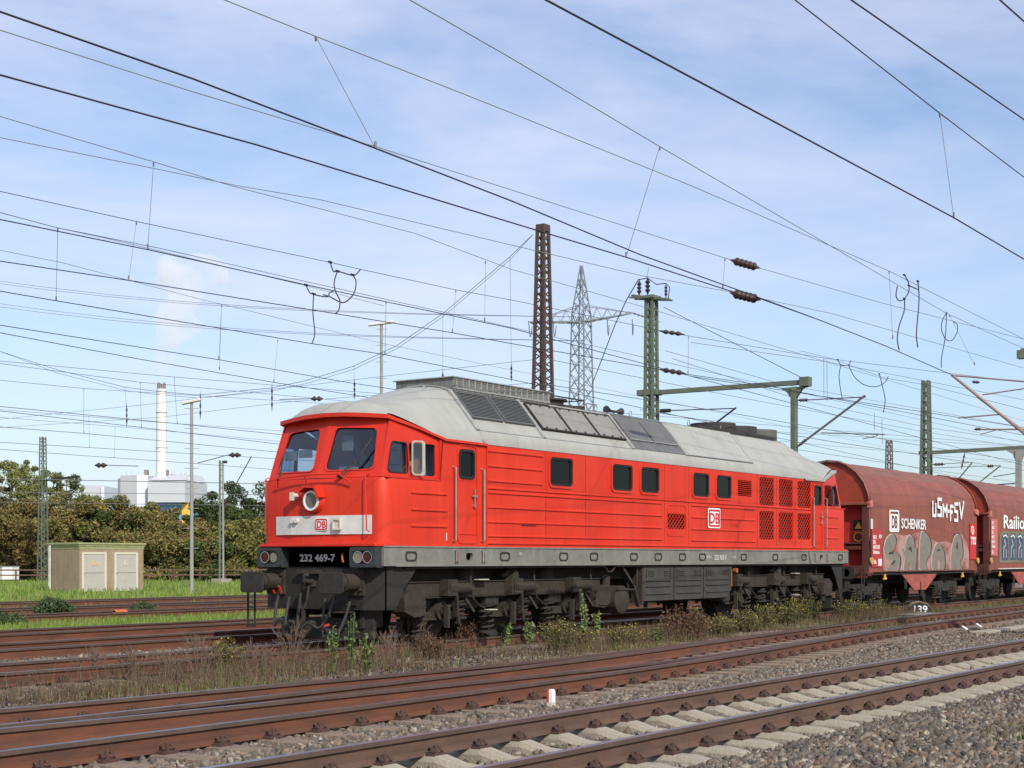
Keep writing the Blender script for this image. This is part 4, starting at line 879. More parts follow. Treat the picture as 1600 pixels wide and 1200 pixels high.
k_=MB(); l_=MB(); p_=MB()
for i in range(5):
    x=33.95+i*.92
    k_.prism([(x,1.4),(x-.02,2.2),(x+.35,2.36),(x+.78,2.32),(x+.8,1.4)],WF,-.004,.0)
    stroke(l_,[(x+.2,1.5),(x+.22,1.8),(x+.45,1.95),(x+.3,2.1)],.10,.080); stroke(p_,[(x+.15,2.22),(x+.45,2.28),(x+.62,2.2)],.05,.078); stroke(l_,[(x+.55,1.5),(x+.52,1.75)],.10,.080)
k_.build('graffiti_letters',M['grafn'],w2); l_.build('graffiti_fill',M['grafl'],w2); p_.build('graffiti_highlight',M['white'],w2)
m=MB(); m.box(33.6,41.9,.06,.16,1.08,1.11); m.build('pale_sill_strip',M['stripe'],w2)
# ================= TRACKS =================
RP=[(-.036,0),(.036,0),(.036,-.036),(.010,-.052),(.008,-.135),(.070,-.158),(.072,-.172),(-.072,-.172),(-.070,-.158),(-.008,-.135),(-.010,-.052),(-.036,-.036)]
def rail(par,path,mt,mh,z=0,gap=None):
    m=MB(); rows=[]
    for i,(x,y) in enumerate(path):
        rows.append([(x,y+a,z+b) for a,b in RP])
    m.grid(rows,close=True)
    k=len(RP)
    for j,f in enumerate(m.f):
        if j%k in (0,): m.m[j]=1
        if j%k in (1,11): m.m[j]=2
    m.add(rows[0],[tuple(range(k))]); m.add(rows[-1],[tuple(range(k))])
    return m.build('rail',[mt,mh,M['rtop']],par)
def xs_(x0,x1,n): return [lerp(x0,x1,i/n) for i in range(n+1)]
def clipmesh():
    m=MB(); m.box(-.08,.08,-.17,.17,-.182,-.171)
    for s in (-1,1):
        m.box(-.08,.08,s*.125-.045,s*.125+.045,-.172,-.15)
        m.tube([(-.05,s*.15,-.14),(-.055,s*.11,-.10),(-.035,s*.075,-.125),(0,s*.10,-.105),(.035,s*.075,-.125),(.055,s*.11,-.10),(.05,s*.15,-.14)],.013,5)
        m.cyl((0,s*.12,-.15),(0,s*.12,-.085),.020,6)
    return m
def fastener(par,y,z=0,proto={}):
    if 'm' not in proto:
        proto['m']=1
    o=clipmesh().build('rail_fastening',M['clip'],par)
    o.location=(0,y,z); return o
def sleeper_conc():
    m=MB(); hw=[(-1.30,.115,-.06),(-1.22,.115,-.022),(-1.05,.12,.0),(-.90,.125,.0),(-.58,.125,.008),(-.36,.105,-.045),(0,.10,-.058),(.36,.105,-.045),(.58,.125,.008),(.90,.125,.0),(1.05,.12,.0),(1.22,.115,-.022),(1.30,.115,-.06)]
    rows=[]
    for y,w_,dz in [(a,b*.86,c) for a,b,c in hw]: rows.append([(-w_-.01,y,-.40),(-w_,y,-.22+dz),(-w_*.72,y,-.172+dz),(w_*.72,y,-.172+dz),(w_,y,-.22+dz),(w_+.01,y,-.40)])
    m.grid(rows); m.add(rows[0],[tuple(range(6))]); m.add(rows[-1],[tuple(range(6))]); return m
# nearest track
t1=thing('railway_track','nearest railway track with worn brown rails on pale concrete sleepers in the foreground','railway track')
for y in (-9.33,-7.80): rail(t1,[(x,y) for x in xs_(-24,110,2)],M['rustd'],M['rsh'])
sp=sleeper_conc().build('sleeper',M['conc'],t1,bevel=.006); sp.location=(-14.01,-8.565,0)
fp=[]
for dy in (-.765,.765):
    f_=fastener(sp,dy); fp.append(f_)
for i in range(1,96):
    c=copy_tree(sp,loc=(-14.01+i*.63,-8.565+rnd.uniform(-.015,.015),rnd.uniform(-.006,.004)),parent=t1,rz=rnd.uniform(-.008,.008))
# turnout: near rail A, far rail of A, near and far rails of B
PA=[(-30,-5.95),(-11.6,-5.87),(-7,-5.83),(0,-5.50),(6,-4.85),(12.9,-4.15),(23,-3.62),(40,-3.05),(70,-2.6),(110,-2.5)]
DL=[(-30,4.2),(-11,1.30),(-6,.88),(-2,.48),(2,.20),(8,.075),(16,0.0)]
fA=lambda x:sinterp(x,PA); dl=lambda x:sinterp(x,DL)
t2=thing('railway_turnout','rusty turnout of four converging rails between the nearest track and the locomotive','railway track')
X2=xs_(-24,110,134)
rail(t2,[(x,fA(x)) for x in X2],M['rust'],M['rhd'])
rail(t2,[(x,fA(x)+1.507) for x in X2 if x<15],M['rust'],M['rhd'])
rail(t2,[(x,fA(x)+dl(x)) for x in X2 if x<15],M['rust'],M['rhd'],z=.0)
rail(t2,[(x,fA(x)+dl(x)+1.507) for x in X2],M['rust'],M['rhd'])
m=MB(); m.box(-1.75,.0,-.13,.13,-.38,-.185); 
def sl2(x,par,ln):
    m=MB(); m.box(-.13,.13,-.55,ln,-.38,-.178); o=m.build('sleeper',M['conc2'],par,bevel=.008); return o
s2=sl2(0,t2,3.3); s2.location=(-13.86,fA(-13.86),0)
fo=fastener(s2,0); f2=fastener(s2,2.9)
for i in range(1,90):
    x=-13.86+i*.63; c=copy_tree(s2,loc=(x,fA(x)+rnd.uniform(-.04,.04),0),parent=t2,rz=rnd.uniform(-.01,.01))
    for ch in c.children:
        if ch.location.y>1: ch.location.y=dl(x)+1.507 - (c.location.y-fA(x))
        else: ch.location.y=-(c.location.y-fA(x))
m=MB()
for i in range(14):
    x=6+i*.75; m.box(x-.05,x+.05,fA(x)+.12,fA(x)+.5,-.12,-.08)
m.build('slide_chairs',M['clip'],t2)
def plain(y,label,x0=-40,x1=140,m1=M['rust'],m2=M['rhd'],z=0,fast=None):
    t=thing('railway_track',label,'railway track')
    for yy in (y,y+1.507): rail(t,[(x,yy) for x in xs_(x0,x1,2)],m1,m2,z)
    if fast:
        s=MB().box(-.13,.13,-.5,2.0,-.36,-.18).build('sleeper',M['conc2'],t); s.location=(fast[0],y,z)
        fastener(s,0)
        for i in range(1,fast[1]): copy_tree(s,loc=(fast[0]+i*.62,y,z),parent=t)
    return t
plain(.61,'rusty track in the weeds on which the red locomotive stands',fast=(-14,85))
plain(4.75,'first rusty track behind the locomotive, bordered by ballast stones')
plain(8.75,'second rusty track behind the locomotive, along the strip of bright grass')
plain(16.9,'rusty track behind the strip of grass with the dark bush',z=-.05)
plain(21.6,'middle rusty track of the far group in front of the hut',z=-.05)
plain(27.2,'farthest rusty track, at the edge of the lawn in front of the hut',z=-.05)
# ================= GROUND =================
tag(MB().box(-400,4000,-300,4000,-.9,-.36).build('ground',M['dirt'],recalc=False),kind='structure')
def gnd(name,x0,x1,y0,y1,z,mt,step=1.0,amp=.03,fn=None):
    nx=max(2,int((x1-x0)/step)); ny=max(2,int((y1-y0)/(step*.6)))
    m=MB(); rows=[]
    for i in range(nx+1):
        x=lerp(x0,x1,i/nx); rows.append([(x,lerp(y0,y1,j/ny),z+(fn(x,lerp(y0,y1,j/ny)) if fn else 0)+amp*(math.sin(x*2.1+j)*.5+math.sin(x*.7+j*2.3)*.5)) for j in range(ny+1)])
    m.grid(rows); return tag(m.build(name,mt,smooth='all'),kind='structure')
def nearh(x,y):
    if y<-9.80: return -.03+min(.18,(-9.80-y)*.20)
    if y<-7.4: return -.06
    if y<-6.6: return .0
    return 0.0
gnd('ballast_ground',-40,60,-15.5,4.3,-.235,M['ballast'],.5,.012,nearh)
gnd('ballast_ground',60,160,-15.5,12,-.24,M['ballastf'],4,.01)
gnd('ballast_ground',-40,60,4.3,10.9,-.225,M['ballast'],1,.02)
gnd('ballast_ground',-40,160,16.0,29.6,-.30,M['ballastf'],2,.015)
gnd('grass_ground',-40,160,10.9,16.0,-.28,M['grassg'],1,.03)
gnd('grass_ground',-40,260,29.6,110,-.33,M['grassg'],4,.03)
# ================= STONES (real crushed stones) =================
def npmesh(name,V,F,C,mt,kind='stuff',parent=None,smooth=False):
    me=bpy.data.meshes.new(name); n=len(V); k=F.shape[1]
    me.vertices.add(n); me.vertices.foreach_set('co',V.astype('f').ravel()); me.loops.add(F.size); me.loops.foreach_set('vertex_index',F.astype('i').ravel())
    me.polygons.add(len(F)); me.polygons.foreach_set('loop_start',np.arange(len(F),dtype='i')*k); me.update(calc_edges=True)
    a=me.color_attributes.new('Col','FLOAT_COLOR','POINT'); c4=np.ones((n,4),'f'); c4[:,:3]=C; a.data.foreach_set('color',c4.ravel())
    me.materials.append(mt); o=bpy.data.objects.new(name,me); COL.objects.link(o)
    if parent: o.parent=parent
    if kind: o['kind']=kind
    return o
t_=(1+5**.5)/2
ICO=np.array([(-1,t_,0),(1,t_,0),(-1,-t_,0),(1,-t_,0),(0,-1,t_),(0,1,t_),(0,-1,-t_),(0,1,-t_),(t_,0,-1),(t_,0,1),(-t_,0,-1),(-t_,0,1)])/1.9
ICF=np.array([(0,11,5),(0,5,1),(0,1,7),(0,7,10),(0,10,11),(1,5,9),(5,11,4),(11,10,2),(10,7,6),(7,1,8),(3,9,4),(3,4,2),(3,2,6),(3,6,8),(3,8,9),(4,9,5),(2,4,11),(6,2,10),(8,6,7),(9,8,1)])
OCT=np.array([(1,0,0),(-1,0,0),(0,1,0),(0,-1,0),(0,0,1),(0,0,-1)],float); OCF=np.array([(0,2,4),(2,1,4),(1,3,4),(3,0,4),(2,0,5),(1,2,5),(3,1,5),(0,3,5)])
PAL=np.array([(.155,.14,.12),(.11,.10,.088),(.22,.20,.17),(.20,.15,.11),(.15,.115,.09),(.30,.28,.24),(.085,.08,.072),(.18,.16,.135),(.13,.12,.11)])
def stones(name,P,s,base,faces,dens_z=.6,pal=PAL,tint=1):
    n=len(P); k=len(base); B=base[None]*(1+NP.uniform(-.46,.46,(n,k,3)))
    S=s*NP.uniform(.55,1.35,(n,1,1))*np.concatenate([NP.uniform(.7,1.35,(n,1,1)),NP.uniform(.6,1.1,(n,1,1)),NP.uniform(.45,.85,(n,1,1))],2)
    B=B*S; 
    q=NP.normal(size=(n,4)); q/=np.linalg.norm(q,axis=1)[:,None]; a,b,c,d=q.T
    Rm=np.stack([1-2*(c*c+d*d),2*(b*c-a*d),2*(b*d+a*c),2*(b*c+a*d),1-2*(b*b+d*d),2*(c*d-a*b),2*(b*d-a*c),2*(c*d+a*b),1-2*(b*b+c*c)],1).reshape(n,3,3)
    V=np.einsum('nij,nkj->nki',Rm,B)+P[:,None,:]
    F=(faces[None]+(np.arange(n)*k)[:,None,None]).reshape(-1,3)
    ci=pal[NP.integers(0,len(pal),n)]*NP.uniform(.62,1.22,(n,1))*tint*np.array([[1.06,.98,.88]]); C=np.repeat(ci,k,axis=0)
    return npmesh(name,V.reshape(-1,3),F,C,M['stone'])
def region(n,x0,x1,y0,y1,zf,p=1.0):
    x=x0+(x1-x0)*NP.random(n)**p; y=NP.uniform(y0,y1,n); z=np.array([zf(a,b) for a,b in zip(x,y)])+NP.uniform(-.015,.02,n); return np.stack([x,y,z],1)
zf=lambda x,y:-.225+nearh(x,y)
stones('gravel',region(16000,-12,8,-13.4,-9.5,zf,1.3),.036,ICO,ICF)
stones('gravel',region(30000,-12,8,-13.4,-9.5,zf,1.3),.042,OCT,OCF)
stones('gravel',region(17000,8,60,-14,-9.5,zf,1.4),.045,OCT,OCF)
stones('gravel',region(15000,-13,12,-9.3,-7.84,lambda x,y:-.278),.034,OCT,OCF)
stones('gravel',region(30000,-13,12,-7.75,-5.9,zf),.034,ICO,ICF)
def r3(n):
    P=region(n,8,55,-7.7,-3.2,zf,1.3); return P[[p[1]<fA(p[0])-.15 for p in P]]
stones('gravel',r3(34000),.040,OCT,OCF)
stones('gravel',region(12000,-13,14,-5.7,-2.8,lambda x,y:-.24),.036,OCT,OCF)
stones('gravel',region(17000,-13,30,-3.0,.6,lambda x,y:-.225,1.2),.038,OCT,OCF,tint=.8)
stones('gravel',region(8000,-8,12,2.35,4.65,lambda x,y:-.20),.045,OCT,OCF,tint=1.05)
stones('gravel',region(6000,10,60,-3.0,.6,lambda x,y:-.22,1.3),.055,OCT,OCF)
